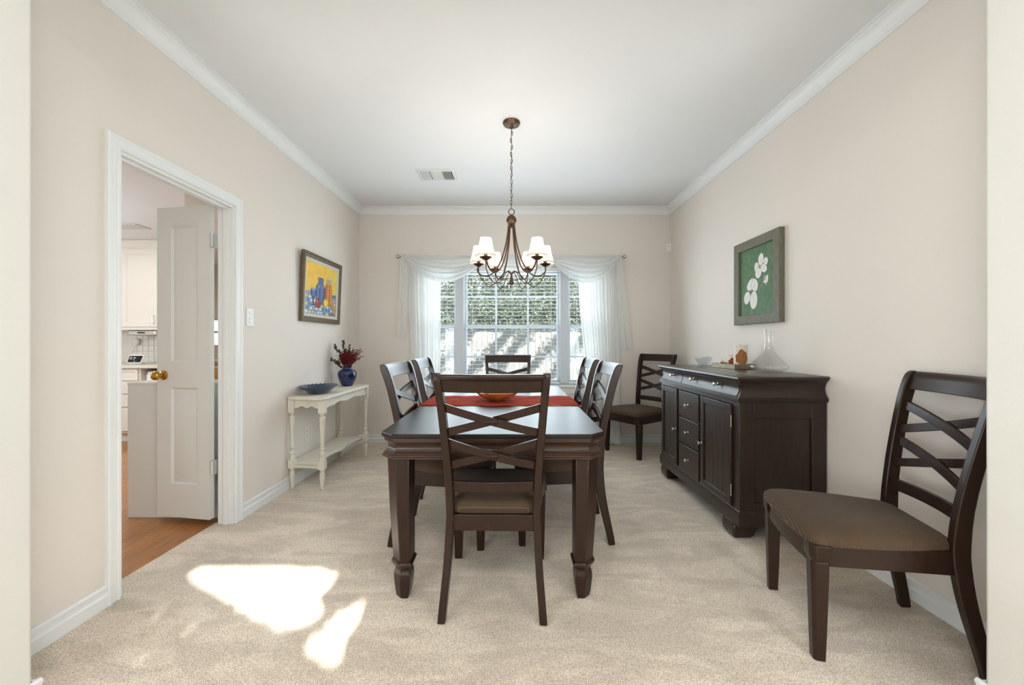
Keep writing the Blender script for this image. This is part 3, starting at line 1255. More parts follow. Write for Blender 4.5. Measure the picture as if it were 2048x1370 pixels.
b = MB()
t_ = MB()
rnd = random.Random(16)
t_.tube([(5.6, 6.9, -.32), (5.4, 6.85, 1.6), (4.9, 6.8, 2.7), (4.2, 6.8, 3.3)], [.2, .17, .14, .10], 8)
for k in range(9):
    x0 = -1.9 + k * .80 + rnd.uniform(-.12, .12)
    a0, a1 = Vector((x0, 6.8 + rnd.uniform(-.15, .15), 2.52)), Vector((x0 + 1.5 + rnd.uniform(-.2, .3), 6.8, 4.35))
    t_.tube([tuple(a0), tuple(a0.lerp(a1, .5) + Vector((.06, 0, 0))), tuple(a1)], [.012, .03, .05], 5)
    for q in range(950):
        f = rnd.random()
        w = .06 + .07 * math.sin(f * 7 + k) ** 2
        p = a0.lerp(a1, f) + Vector((rnd.gauss(0, w), rnd.gauss(0, .1), rnd.gauss(0, w * .6)))
        if p.z < 2.47:
            continue
        n = Vector((rnd.gauss(0, 1), rnd.gauss(0, 1), rnd.gauss(0, 1) + .6)).normalized()
        tt = Matrix.Rotation(rnd.uniform(0, 6.28), 3, n) @ n.orthogonal().normalized()
        s_ = n.cross(tt)
        L = rnd.uniform(.07, .14)
        b.face(b.add([p - tt * L * .5, p + s_ * L * .25, p + tt * L * .5, p - s_ * L * .25]))
t_.tube([(4.9, 6.8, 2.7), (3.0, 6.8, 4.3), (-.6, 6.8, 4.45)], [.10, .08, .05], 6)
t_.build('trunk', M['bark'], st)
b.build('foliage', M['leaf'], st, recalc=False, flat=True)
# unseen leaf screen behind the viewer, cut to shape the sun patch
b = MB()
rnd = random.Random(21)
TYL = -2.05


def tr_pt(px_, py_):
    """floor point -> where its sun ray passes Y = TYL"""
    t = (py_ - TYL) / SUN_DIR.y
    return (px_ - SUN_DIR.x * t, -SUN_DIR.z * t)


# gaps in the foliage, given by where their light lands on the carpet (metres)
gaps = [[tr_pt(*p) for p in q] for q in (
    [(-1.632, 2.063), (-1.642, 2.108), (-1.622, 2.126), (-1.396, 2.115), (-1.194, 2.103), (-0.989, 2.08), (-0.893, 2.035), (-0.892, 1.963), (-0.906, 1.903), (-0.925, 1.871), (-0.866, 1.81), (-0.837, 1.746), (-0.856, 1.705), (-0.911, 1.682), (-0.963, 1.673), (-1.079, 1.739), (-1.18, 1.788), (-1.244, 1.84), (-1.345, 1.879), (-1.4, 1.928), (-1.467, 1.95), (-1.546, 1.998)],
    [(-0.684, 1.887), (-0.683, 1.832), (-0.683, 1.781), (-0.669, 1.746), (-0.66, 1.686), (-0.675, 1.636), (-0.69, 1.612), (-0.754, 1.648), (-0.771, 1.686), (-0.754, 1.739), (-0.701, 1.766), (-0.701, 1.84)],
    [(-0.812, 1.58), (-0.799, 1.6), (-0.751, 1.615), (-0.696, 1.606), (-0.661, 1.572), (-0.648, 1.523), (-0.657, 1.48), (-0.703, 1.502), (-0.762, 1.542)])]


def inside(p, poly):
    c = False
    j = len(poly) - 1
    for i in range(len(poly)):
        xi, yi = poly[i]
        xj, yj = poly[j]
        if (yi > p[1]) != (yj > p[1]) and p[0] < (xj - xi) * (p[1] - yi) / (yj - yi) + xi:
            c = not c
        j = i
    return c


cnt = 0
while cnt < 21000:
    x, z = rnd.uniform(-.80, .75), rnd.uniform(1.62, 2.62)
    n = Vector((rnd.gauss(0, .5), rnd.gauss(0, .5) - 1, rnd.gauss(0, .5) + .5)).normalized()
    t = Matrix.Rotation(rnd.uniform(0, 6.28), 3, n) @ n.orthogonal().normalized()
    s_ = n.cross(t)
    L = rnd.uniform(.028, .050)
    p = Vector((x, TYL, z))
    pts = [p - t * L * .5, p + s_ * L * .3, p + t * L * .5, p - s_ * L * .3]
    hit = False
    for q in pts + [p]:
        k = (q.y - TYL) / SUN_DIR.y
        qq = (q.x - SUN_DIR.x * k, q.z - SUN_DIR.z * k)
        if any(inside(qq, g) for g in gaps):
            hit = True
            break
    if hit and rnd.random() > .004:
        continue
    b.face(b.add(pts))
    cnt += 1
# two twigs across the gap
for (fx0, fy0, fx1, fy1) in ((-1.17, 1.84, -.90, 2.02), (-1.42, 2.00, -1.33, 2.03)):
    p0, p1 = tr_pt(fx0, fy0), tr_pt(fx1, fy1)
    b.tube([(p0[0], TYL, p0[1]), (p1[0], TYL, p1[1])], .005, 5)
o = b.build('sun_shaping_leaves', M['leaf2'], recalc=False, flat=True)
o['kind'] = 'stuff'
tag(o, 'unseen leaf screen outside the transom, gaps shaped for the sunlight on the carpet', 'foliage')

# ------------------------------------------------------------------ ceiling vent in the dining room
cv = thing('ceiling_vent', 'white three section vent in the dining room ceiling', 'vent', (-.72, 3.81, ZC - .014), group='ceiling vents')
vx0, vx1, vy0, vy1 = -.90, -.54, 3.69, 3.94
b = MB()
b.loft([[(vx0 + d, vy0 + d, z), (vx1 - d, vy0 + d, z), (vx1 - d, vy1 - d, z), (vx0 + d, vy1 - d, z)] for d, z in ((0, ZC - .0005), (.002, ZC - .004), (.012, ZC - .010), (.032, ZC - .011), (.034, ZC - .003))], cap0=False)
b.build('frame', M['vent_metal'], cv)
b = MB()
sw = (vx1 - vx0 - .07) / 3
for k in range(3):
    a0 = vx0 + .035 + k * sw
    if k in (0, 2):
        for q in range(6):
            x = a0 + .010 + q * (sw - .02) / 5.5
            s_ = -1 if k == 0 else 1
            b.loft([[(x, y, ZC - .004), (x + .002, y, ZC - .004), (x + s_ * .010 + .002, y, ZC - .014), (x + s_ * .010, y, ZC - .014)] for y in (vy0 + .035, vy1 - .035)])
    else:
        for q in range(8):
            y = vy0 + .040 + q * .022
            b.loft([[(x, y, ZC - .004), (x, y + .002, ZC - .004), (x, y + .016, ZC - .013), (x, y + .014, ZC - .013)] for x in (a0 + .008, a0 + sw - .008)])
    if k:
        b.box(a0 - .006, a0 + .006, vy0 + .03, vy1 - .03, ZC - .012, ZC - .003)
b.build('louvers', M['vent_metal'], cv, flat=True)
b = MB()
b.box(vx0 + .034, vx1 - .034, vy0 + .034, vy1 - .034, ZC - .003, ZC - .0005)
b.build('duct', mat('grey duct opening', (150, 150, 148), .8), cv)

# ------------------------------------------------------------------ switch, outlet, sensor
sw_ = thing('light_switch', 'white light switch plate on the wall right of the doorway', 'light switch', (XL + .003, 2.787, 1.34))
b = MB()
b.box(XL, XL + .006, 2.750, 2.824, 1.278, 1.402)
b.build('plate', M['plastic'], sw_, bevel=.003)
for dz in (.030, -.008, -.034):
    b = MB()
    b.loft([[(XL + .005, 2.787 - w, 1.34 + dz - h), (XL + .005, 2.787 + w, 1.34 + dz - h), (XL + .005 + t, 2.787 + w, 1.34 + dz + h), (XL + .005, 2.787 + w, 1.34 + dz + h), (XL + .005, 2.787 - w, 1.34 + dz + h), (XL + .005 + t, 2.787 - w, 1.34 + dz + h)] for w, h, t in ((.016, .009, .007), (.015, .008, .008))])
    b = MB()
    b.box(XL + .005, XL + .010, 2.773, 2.801, 1.34 + dz - .009, 1.34 + dz + .009)
    b.build('rocker', M['plastic'], sw_, bevel=.002)
ou = thing('wall_outlet', 'white wall outlet low on the wall behind the console table', 'outlet', (XL + .003, 3.55, .375))
b = MB()
b.box(XL, XL + .006, 3.512, 3.588, .315, .437)
b.build('plate', M['plastic'], ou, bevel=.003)
for dz in (-.022, .022):
    b = MB()
    b.box(XL + .005, XL + .008, 3.535, 3.565, .376 + dz - .014, .376 + dz + .014)
    so = b.build('socket', M['plastic'], ou, bevel=.002)
    b = MB()
    for q in (-.007, .005):
        b.box(XL + .008, XL + .0085, 3.55 + q, 3.552 + q, .376 + dz - .004, .376 + dz + .006)
    b.build('slot', M['dark'], so)
se = thing('corner_sensor', 'small white motion sensor in the back right corner of the walls', 'sensor', (1.79, 4.735, 2.25))
b = MB()
b.prism([(XR, YB), (XR - .045, YB), (XR, YB - .045)], 'z', 2.225, 2.325)
b.build('body', M['plastic'], se, bevel=.006)
b = MB()
b.sphere((XR - .024, YB - .024, 2.285), .008, 10, 6)
b.build('lens', M['hinge'], se)

# ------------------------------------------------------------------ paintings
PC = {}


def pm(name, c, var=.1, vs=30):
    if name not in PC:
        PC[name] = mat('paint ' + name, c, .6, var=var, vscale=vs)
    return PC[name]


class Canvas:
    def __init__(s, P):
        s.P = P
        s.b = MB()
        s.mats = []
        s.k = 0

    def mi(s, m):
        if m not in s.mats:
            s.mats.append(m)
        return s.mats.index(m)

    def poly(s, pts, m):
        s.k += 1
        o = .00003 * s.k
        i = s.b.add([s.P(a, c, o) for a, c in pts])
        s.b.face(i, s.mi(m))

    def ell(s, ca, cb, ra, rb, m, rot=0., n=22, sq=1.):
        pts = []
        for k in range(n):
            t = 2 * PI * k / n
            x, y = ra * math.cos(t), rb * math.sin(t)
            pts.append((ca + x * math.cos(rot) - y * math.sin(rot), cb + x * math.sin(rot) + y * math.cos(rot)))
        s.poly(pts, m)

    def line(s, pts, w, m):
        for (a0, b0), (a1, b1) in zip(pts[:-1], pts[1:]):
            d = math.hypot(a1 - a0, b1 - b0) or 1
            nx, ny = -(b1 - b0) / d * w / 2, (a1 - a0) / d * w / 2
            s.poly([(a0 + nx, b0 + ny), (a0 - nx, b0 - ny), (a1 - nx, b1 - ny), (a1 + nx, b1 + ny)], m)


def picture_frame(root, name, material, P, w, h, profile, lo=0.):
    """P(a, b, out) with a, b in metres across / up; profile of (inset, out)"""
    b = MB()
    rs = [[P(i, i, o), P(w - i, i, o), P(w - i, h - i, o), P(i, h - i, o)] for i, o in profile]
    b.loft(rs, loop=True)
    return b.build(name, material, root, smooth=25)


# left: still life.  a runs along +Y, b up, leaning out a little at the top
PW, PH = .745, .602
py0, pz0 = 3.415, 1.350
lp = thing('framed_painting', 'framed still life painting of blue vase, orange jar and fruit, on left wall', 'painting', (XL + .02, py0 + PW / 2, pz0))


def PL(a, c, o):
    return (XL + .003 + o + .024 * (c / PH), py0 + a, pz0 + c)


picture_frame(lp, 'frame', M['frame_l'], PL, PW, PH, [(0, 0), (0, .024), (.004, .028), (.012, .029), (.016, .025), (.024, .027), (.040, .020), (.046, .018), (.046, 0)])
picture_frame(lp, 'liner', M['linen'], PL, PW, PH, [(.045, .004), (.045, .016), (.048, .0165), (.070, .012), (.073, .010), (.073, .004)])
m_in = .072
cw, ch = PW - 2 * m_in, PH - 2 * m_in


def PLc(a, c, o):
    return PL(m_in + a * cw, m_in + c * ch, .008 + o)


cv_ = Canvas(PLc)
YEL = pm('yellow', (236, 190, 74), .12, 9)
cv_.poly([(0, 0), (1, 0), (1, 1), (0, 1)], YEL)
cv_.poly([(.62, .42), (1, .42), (1, 1), (.80, 1)], pm('lemon ground', (226, 196, 92), .1, 12))
cv_.poly([(.0, .42), (.14, .45), (.30, .41), (.6, .40), (.86, .45), (1, .44), (1, 0), (0, 0)], pm('cloth blue grey', (134, 152, 172), .12, 25))
rp_ = random.Random(5)
cl = [pm('cloth white', (226, 226, 214)), pm('cloth yellow', (224, 206, 120)), pm('cloth blue', (98, 118, 150)), pm('cloth pale blue', (150, 172, 190))]
for r in range(6):
    for c in range(11):
        ca = .04 + c * .094 + (.047 if r % 2 else 0) + rp_.uniform(-.01, .01)
        cb = .04 + r * .073 + rp_.uniform(-.008, .008)
        if ca > .97 or cb > .40:
            continue
        sx, sy = rp_.uniform(.032, .046), rp_.uniform(.026, .040)
        cv_.poly([(ca - sx, cb), (ca, cb - sy), (ca + sx, cb), (ca, cb + sy)], cl[rp_.choice((0, 1, 2, 3, 1, 0))])
cv_.poly([(.84, .38), (.98, .40), (.99, .47), (.85, .455)], cl[2])
DB, MBl, LB = pm('dark blue', (44, 58, 92)), pm('vase blue', (84, 104, 146)), pm('vase light', (140, 158, 190))


def sil(prof, ca, z0, z1, m, k=1.):
    L = [(ca - w * k, z0 + (z1 - z0) * t) for t, w in prof]
    R = [(ca + w * k, z0 + (z1 - z0) * t) for t, w in prof][::-1]
    cv_.poly(L + R, m)


# goblet
sil([(0, .055), (.06, .05), (.10, .012), (.42, .012), (.5, .05), (.75, .078), (1, .075)], .235, .17, .49, DB)
sil([(.5, .03), (.75, .06), (.97, .06)], .235, .17, .49, pm('goblet blue', (92, 116, 164)))
cv_.ell(.235, .487, .072, .022, LB)
# blue vase
vp = [(0, .10), (.1, .125), (.4, .15), (.65, .145), (.76, .10), (.82, .072), (.92, .085), (1, .10)]
sil(vp, .455, .22, .735, DB)
sil(vp, .455, .23, .725, MBl, .88)
for q, m_ in ((-.07, LB), (-.025, DB), (.03, LB), (.075, DB)):
    cv_.line([(.455 + q * 1.1, .27), (.455 + q * 1.35, .45), (.455 + q * 1.1, .57)], .014, m_)
cv_.line([(.36, .60), (.41, .55), (.45, .60)], .014, LB)
cv_.line([(.50, .60), (.54, .55), (.57, .58)], .014, LB)
cv_.ell(.455, .73, .09, .022, LB)
cv_.ell(.455, .728, .07, .013, DB)
# orange jar
OR, DO = pm('jar orange', (206, 122, 46)), pm('jar brown', (150, 74, 34))
jp = [(0, .10), (.1, .115), (.55, .115), (.72, .10), (.82, .075), (.86, .075)]
sil(jp, .715, .22, .76, DO)
sil(jp, .715, .23, .75, OR, .86)
for q, m_ in ((-.06, DO), (-.02, pm('jar light', (236, 170, 84))), (.035, DO), (.07, pm('jar light', (236, 170, 84)))):
    cv_.line([(.715 + q, .27), (.715 + q * 1.1, .44), (.715 + q * .9, .62)], .018, m_)
sil([(0, .080), (.15, .088), (.85, .082), (1, .06)], .715, .665, .765, pm('jar lid', (186, 176, 150)))
cv_.line([(.64, .70), (.79, .705)], .008, pm('lid line', (120, 110, 92)))
cv_.line([(.64, .73), (.79, .735)], .008, pm('lid line', (120, 110, 92)))
# fruit and pastry
cv_.ell(.385, .225, .090, .098, pm('apple dark', (106, 44, 36)))
cv_.ell(.38, .23, .080, .088, pm('apple', (158, 66, 50), .2, 12))
cv_.ell(.355, .265, .026, .03, pm('apple light', (200, 120, 96)))
cv_.ell(.63, .255, .082, .086, pm('lemon dark', (176, 146, 40)))
cv_.ell(.63, .26, .073, .077, pm('lemon', (238, 208, 66), .1, 12))
for ca, cb, ra, rb, ro in ((.82, .37, .075, .045, -.9), (.86, .25, .085, .05, -.9), (.93, .17, .07, .05, -.7), (.93, .09, .06, .045, -1.0)):
    cv_.ell(ca, cb, ra, rb, pm('crust dark', (140, 92, 44)), ro)
    cv_.ell(ca - .004, cb + .006, ra * .86, rb * .82, pm('crust', (208, 156, 88), .15, 18), ro)
    cv_.line([(ca - .02, cb + .03), (ca + .03, cb - .02)], .008, pm('crust dark', (140, 92, 44)))
cv_.b.build('canvas', cv_.mats, lp, flat=True, recalc=False)

# right: white flowers on green.  a runs from the far edge towards the viewer
rw, rh = .565, .640
ry0, rz0 = 3.300, 1.306
rpn = thing('framed_painting', 'framed painting of white flowers on green, on right wall above sideboard', 'painting', (XR - .02, ry0 - rw / 2, rz0))


def PR(a, c, o):
    return (XR - .003 - o, ry0 - a, rz0 + c)


picture_frame(rpn, 'frame', M['frame_r'], PR, rw, rh, [(0, 0), (0, .034), (.003, .037), (.066, .037), (.069, .034), (.069, 0)])


def PRc(a, c, o):
    return PR(.068 + a * (rw - .136), .068 + c * (rh - .136), .020 + o)


cv_ = Canvas(PRc)
GR = mat('paint green ground', (70, 104, 76), .6, var=.2, vscale=5, stretch=(1, 5, 5), col2=(96, 128, 84))
cv_.poly([(0, 0), (1, 0), (1, 1), (0, 1)], GR)
rp_ = random.Random(8)
for k in range(26):
    a0, c0 = rp_.uniform(0, .8), rp_.uniform(0, .7)
    L = rp_.uniform(.1, .25)
    cv_.line([(a0, c0), (min(1, a0 + L * .7), min(1, c0 + L))], .012, pm('green stroke %d' % (k % 3), ((80, 114, 82), (88, 122, 80), (72, 108, 80))[k % 3]))
ST, WH, SH, GO = pm('stem green', (150, 166, 118)), pm('petal white', (228, 224, 216), .04, 40), pm('petal grey', (176, 166, 164)), pm('petal gold', (180, 140, 90))
cv_.line([(.36, .0), (.37, .12), (.40, .22), (.52, .40), (.60, .55), (.63, .62)], .012, ST)
cv_.line([(.54, .30), (.62, .40), (.70, .455)], .010, ST)


def flower(ca, cb, petals):
    for (da, db, ra, rb, ro) in petals:
        cv_.ell(ca + da, cb + db, ra + .008, rb + .006, SH, ro)
        cv_.ell(ca + da, cb + db, ra, rb, WH, ro)
        cv_.line([(ca + da * .5, cb + db * .5), (ca + da * 1.1, cb + db * 1.1)], .006, SH)
    cv_.ell(ca, cb, .018, .022, GO)


flower(.37, .37, [(-.03, .09, .13, .075, .4), (.08, .07, .10, .085, -.8), (-.15, -.10, .10, .085, .7), (.05, -.15, .105, .13, -.1)])
flower(.61, .69, [(.02, .10, .07, .085, -.2), (.15, .05, .06, .055, .3), (.10, -.04, .085, .055, -.3), (-.10, .0, .06, .075, .3), (-.05, -.09, .085, .07, .2)])
cv_.ell(.77, .475, .06, .045, WH, .2)
cv_.ell(.80, .50, .028, .045, WH, -.3)
cv_.ell(.74, .505, .028, .04, SH, .2)
cv_.line([(.70, .455), (.76, .46), (.78, .40)], .012, WH)
cv_.b.build('canvas', cv_.mats, rpn, flat=True, recalc=False)

# ------------------------------------------------------------------ dining chairs
POSTY = [(0, -.012), (.08, .004), (.16, .022), (.26, .043), (.36, .056), (.44, .060), (.52, .056), (.62, .045), (.72, .028), (.82, .009), (.90, -.008), (.96, -.024), (1.0, -.038), (1.05, -.058)]
POSTW = [(0, .038), (.2, .045), (.40, .053), (.46, .053), (.6, .047), (.85, .043), (.95, .045), (1.05, .044)]
POSTX = [(0, .212), (.2, .196), (.42, .186), (.6, .192), (1.05, .224)]


def posty(z):
    # smooth interpolation
    return (interp(POSTY, z - .025) + interp(POSTY, z) + interp(POSTY, z + .025)) / 3 if z < 1.02 else interp(POSTY, z)


def make_post(sx):
    b = MB()
    rings = []
    tx = .016
    zs = [0, .04, .08, .13, .18, .23, .28, .33, .38, .42, .46, .52, .58, .65, .72, .79, .86, .91, .95, .98, 1.005, 1.02, 1.030, 1.037, 1.041]
    for z in zs:
        y = posty(z)
        dy = (posty(z + .01) - posty(max(0, z - .01))) / (.02 if z >= .01 else .01 + z)
        t = Vector((0, dy, 1)).normalized()
        nrm = Vector((0, 1, -dy)).normalized()
        w = interp(POSTW, z) / 2
        if z > 1.005:
            q = (z - 1.005) / .0365
            w = w * math.sqrt(max(.04, 1 - q * q))
        x = sx * interp(POSTX, z)
        c = Vector((x, y, z))
        rings.append([tuple(c + Vector((dx, 0, 0)) + nrm * (s_ * w)) for dx, s_ in ((-tx, -1), (tx, -1), (tx, 1), (-tx, 1))])
    b.loft(rings)
    return b


def make_rail(z0, z1, th, bow, roll=False, ext=.006):
    """bowed cross rail between the posts"""
    b = MB()
    rings = []
    n = 16
    zc = (z0 + z1) / 2
    for i in range(n + 1):
        u = -1 + 2 * i / n
        ring = []
        h = interp(POSTX, zc) - .010 + ext
        x = u * h
        by = -bow * (1 - u * u)
        if not roll:
            sec = [(-th / 2, z0), (th / 2, z0), (th / 2, z1), (-th / 2, z1)]
        else:
            sec = [(-th / 2, z0), (th / 2, z0), (th / 2, z1 - .030), (th / 2 + .002, z1 - .012), (th / 2 - .004, z1 - .002), (0, z1), (-th / 2 - .008, z1 - .002), (-th / 2 - .015, z1 - .012), (-th / 2 - .012, z1 - .023), (-th / 2 - .002, z1 - .028)]
        for dy, z in sec:
            xx = x * interp(POSTX, z) / interp(POSTX, zc)
            ring.append((xx, posty(z) + dy + by, z))
        rings.append(ring)
    b.loft(rings)
    return b


def make_slat(za, zb, th, hh, bow, nub=False):
    b = MB()
    rings = []
    n = 18
    for i in range(n + 1):
        u = -1 + 2 * i / n
        zc = za + (zb - za) * (i / n)
        x = u * (interp(POSTX, zc) - .006)
        by = -bow * (1 - u * u)
        rings.append([(x, posty(zc + dz) + dy + by, zc + dz) for dy, dz in ((-th / 2, -hh / 2), (th / 2, -hh / 2), (th / 2, hh / 2), (-th / 2, hh / 2))])
    b.loft(rings)
    if nub:
        zc = (za + zb) / 2
        y = posty(zc) - bow
        b.tube([(-.024, y - .002, zc), (.024, y - .002, zc)], .0105, 10)
    return b


def seat_outline(grow=0.):
    pts = []
    hw_f, hw_b, yf, yb = .252 + grow, .190 + grow, .548 + grow, .058 - grow

    def corner(cx, cy, r, a0, a1, n):
        for k in range(n + 1):
            a = a0 + (a1 - a0) * k / n
            pts.append((cx + r * math.cos(a), cy + r * math.sin(a)))
    # counter-clockwise from back right
    corner(hw_b - .05, yb + .05, .05, -PI / 2, 0, 6)
    for k in range(1, 10):
        t = k / 10
        pts.append((hw_b + (hw_f - hw_b) * t + .014 * math.sin(PI * t), yb + .05 + (yf - .05 - yb - .05) * t))
    corner(hw_f - .045, yf - .045, .045, 0, PI / 2, 7)
    for k in range(1, 8):
        t = k / 8
        pts.append((hw_f - .045 - (2 * hw_f - .09) * t, yf + .014 * math.sin(PI * t)))
    corner(-hw_f + .045, yf - .045, .045, PI / 2, PI, 7)
    for k in range(1, 10):
        t = 1 - k / 10
        pts.append((-(hw_b + (hw_f - hw_b) * t + .014 * math.sin(PI * t)), yb + .05 + (yf - .05 - yb - .05) * t))
    corner(-hw_b + .05, yb + .05, .05, PI, 1.5 * PI, 6)
    return pts


def make_chair(label):
    r = thing('dining_chair', label, 'chair', (0, 0, 0), 'dark wood cross back dining chairs')
    for sx in (-1, 1):
        make_post(sx).build('back_post', M['wood'], r, bevel=.005, world=False)
    make_rail(.962, 1.040, .022, .028, True).build('top_rail', M['wood'], r, bevel=.003, world=False, smooth=45)
    for zt, zb in ((.897, .786), (.744, .640)):
        make_slat(zt, zb, .013, .036, .036, True).build('cross_slat', M['wood'], r, bevel=.002, world=False)
        make_slat(zb, zt, .013, .036, .019).build('cross_slat', M['wood'], r, bevel=.002, world=False)
    make_rail(.527, .574, .018, .024).build('lower_rail', M['wood'], r, bevel=.003, world=False)
    # seat frame: four aprons in one frame
    b = MB()
    make = lambda p: [(x, y) for x, y in p]
    zt, zb = .428, .345
    b.box(-.182, .182, .040, .066, .358, .428)
    for sx in (-1, 1):
        b.loft([[(sx * (x - .012), y, z) for (x, y, z) in ((xx, yy, zb), (xx + .024, yy, zb), (xx + .024, yy, zt), (xx, yy, zt))] for xx, yy in ((.182, .07), (.222, .51))])
    rg = []
    for k in range(13):
        u = -1 + 2 * k / 12
        y = .518 + .012 * (1 - u * u)
        rg.append([(u * .205, y - .012, zb + .0), (u * .205, y + .012, zb + .0), (u * .205, y + .012, zt), (u * .205, y - .012, zt)])
    b.loft(rg)
    for sx in (-1, 1):
        rg = []
        for z, s_, c in ((.362, .026, .012), (.370, .027, .012), (.380, .033, .016), (.428, .034, .017)):
            rg.append([(sx * (.221 + dx), .508 + dy, z) for dx, dy in ((-s_, -s_), (s_, -s_), (s_, s_ - c), (s_ - c, s_), (-s_, s_))])
        b.loft(rg)
    b.build('seat_frame', M['wood'], r, bevel=.003, world=False)
    for sx in (-1, 1):
        b = MB()
        rg = []
        for z, s_, c in ((0, .019, .009), (.10, .022, .010), (.33, .027, .013), (.366, .027, .013)):
            cx, cy = .221, .508
            sec = [(-s_, -s_), (s_, -s_), (s_, s_ - c), (s_ - c, s_), (-s_, s_)]
            rg.append([(sx * (cx + dx), cy + dy, z) for dx, dy in sec])
        b.loft(rg)
        b.build('front_leg', M['wood'], r, bevel=.003, world=False)
    b = MB()
    base_o = seat_outline(0)
    cx0, cy0 = 0, .31
    rings = []
    for sc, z in ((.955, .424), (.985, .426), (1.0, .434), (.998, .446), (.98, .458), (.93, .469), (.81, .481), (.57, .491), (.28, .496), (.02, .497)):
        rings.append([(cx0 + (x - cx0) * sc, cy0 + (y - cy0) * sc, z) for x, y in base_o])
    b.loft(rings)
    b.build('seat', M['corduroy'], r, world=False, smooth=50)
    return r


chair_spots = [
    ('dark cross back chair at the near head of the table, back towards the viewer', -.0906, 1.705, -.02),
    ('dark cross back chair at the far head of the table, in front of the window', -.065, 4.195, PI),
    ('dark cross back chair on the left side of the table, the nearer of two', -.684, 2.545, math.radians(-93)),
    ('dark cross back chair on the left side of the table, the farther one', -.690, 3.255, math.radians(-91)),
    ('dark cross back chair on the right side of the table, the nearer of two', .553, 2.570, math.radians(90)),
    ('dark cross back chair on the right side of the table, the farther one', .566, 3.285, math.radians(90)),
    ('large foreground cross back chair standing alone against the right wall', 1.668, 1.603, math.radians(76.4)),
    ('spare cross back chair in the back right corner behind the sideboard', 1.555, 4.505, math.radians(122)),
]
chair0 = make_chair(chair_spots[0][0])
for k, (lab, x, y, rz) in enumerate(chair_spots):
    c = chair0 if k == 0 else copy_tree(chair0)
    c.location = (x, y, 0)
    c.rotation_euler = (0, 0, rz)
    c['label'] = lab

# ------------------------------------------------------------------ dining table
TCX, THX = -.098, .508
TY0, TY1 = 1.794, 3.83
TCY, THY = (TY0 + TY1) / 2, (TY1 - TY0) / 2
TZ = .762
tab = thing('dining_table', 'long dark wood dining table with clipped corners and moulded apron', 'table', (TCX, TCY, 0))


def octo(d, z, c=.066):
    hx, hy, c = THX - d, THY - d, c - .586 * d
    return [(TCX + x, TCY + y, z) for x, y in ((-hx + c, -hy), (hx - c, -hy), (hx, -hy + c), (hx, hy - c), (hx - c, hy), (-hx + c, hy), (-hx, hy - c), (-hx, -hy + c))]


b = MB()
b.loft([octo(d, z) for d, z in ((.006, .7405), (.001, .7420), (0, .7450), (0, .7565), (.0015, .7600), (.004, TZ))])
b.build('tabletop', M['wood_top'], tab, smooth=20)
b = MB()
b.loft([octo(d, z) for d, z in ((.008, .7405), (.008, .734), (.012, .732), (.012, .725), (.018, .717), (.025, .709), (.0285, .699), (.0285, .692), (.025, .684), (.017, .676), (.012, .672), (.012, .668), (.007, .666), (.007, .660), (.003, .657), (.003, .651), (.008, .648))])
b.build('apron', M['wood_apron'], tab, smooth=25)
for sx in (-1, 1):
    for sy in (-1, 1):
        b = MB()

        def sec(w, z, clip):
            # outer corner points at (sx, sy); inner corner fixed
            o = .024
            x1, y1 = THX - o, THY - o
            x0, y0 = x1 - w, y1 - w
            return x0, y0, x1, y1, clip, z
        rg = []
        ix, iy = THX - .024 - .112, THY - .024 - .112       # inner corner stays plumb, the outer faces taper

        def legsec(x0, x1, y0, y1, c, z):
            pts = [(x0, y0), (x1, y0), (x1, y1 - c), (x1 - c, y1), (x0, y1)]
            return [(TCX + sx * x, TCY + sy * y, z) for x, y in pts]
        for z, w, cl_ in ((.652, .112, .052), (.40, .103, .048), (.172, .089, .042)):
            rg.append(legsec(ix, ix + w, iy, iy + w, cl_, z))
        b.loft(rg)
        # thin square collar and tapered block foot
        rg = []
        mx_, my_ = ix + .0445, iy + .0445
        for z, w, cl_ in ((.174, .090, .042), (.170, .098, .046), (.166, .106, .049), (.160, .106, .049), (.154, .099, .046), (.146, .087, .040), (.138, .075, .035), (.132, .070, .033), (.126, .070, .033), (.116, .079, .037), (.104, .084, .039), (.080, .084, .039), (.040, .074, .034), (0, .060, .028)):
            h = w / 2
            rg.append(legsec(mx_ - h, mx_ + h, my_ - h, my_ + h, cl_, z))
        b.loft(rg)
        b.build('leg', M['wood'], tab, bevel=.003, smooth=40)

# runner
b = MB()
ry0_, ry1_ = 2.60, 3.07


def rn(u, v):
    xw = THX + .001
    L = 2 * xw + .16
    s_ = -L / 2 + L * u
    y = ry0_ + (ry1_ - ry0_) * v
    # pointed ends
    over = abs(s_) - xw
    z = TZ + .0025 + .0012 * math.sin(40 * s_ + 3 * v)
    x = s_
    if over > 0:
        x = math.copysign(xw + min(over, .012), s_)
        z = TZ + .002 - max(0, over - .006)
    return (TCX + x, y, z)


b.grid(rn, 70, 16)
ru = b.build('table_runner', M['runner'], recalc=False, solid=.003, smooth=60)
tag(ru, 'red woven runner laid across the middle of the dining table', 'table runner')

b = MB()
prof = [(.001, 0), (.045, 0), (.055, .006), (.090, .018), (.125, .036), (.146, .056), (.150, .062), (.146, .062), (.120, .042), (.085, .026), (.050, .014), (.001, .012)]
b.lathe(prof, 40, (-.118, 2.82, TZ + .0055))
tag(b.build('amber_bowl', M['amber'], smooth=60), 'shallow amber glass bowl on the red runner', 'bowl')

# ------------------------------------------------------------------ sideboard
SX, SY0, SY1 = 1.303, 2.355, 3.605
SXB = 1.806
sb = thing('sideboard', 'dark wood sideboard with doors and drawers against the right wall', 'sideboard', ((SX + SXB) / 2, (SY0 + SY1) / 2, 0))


def sbo(d, z, back=SXB):
    return [(back, SY0 - d, z), (SX - d, SY0 - d, z), (SX - d, SY1 + d, z), (back, SY1 + d, z)]


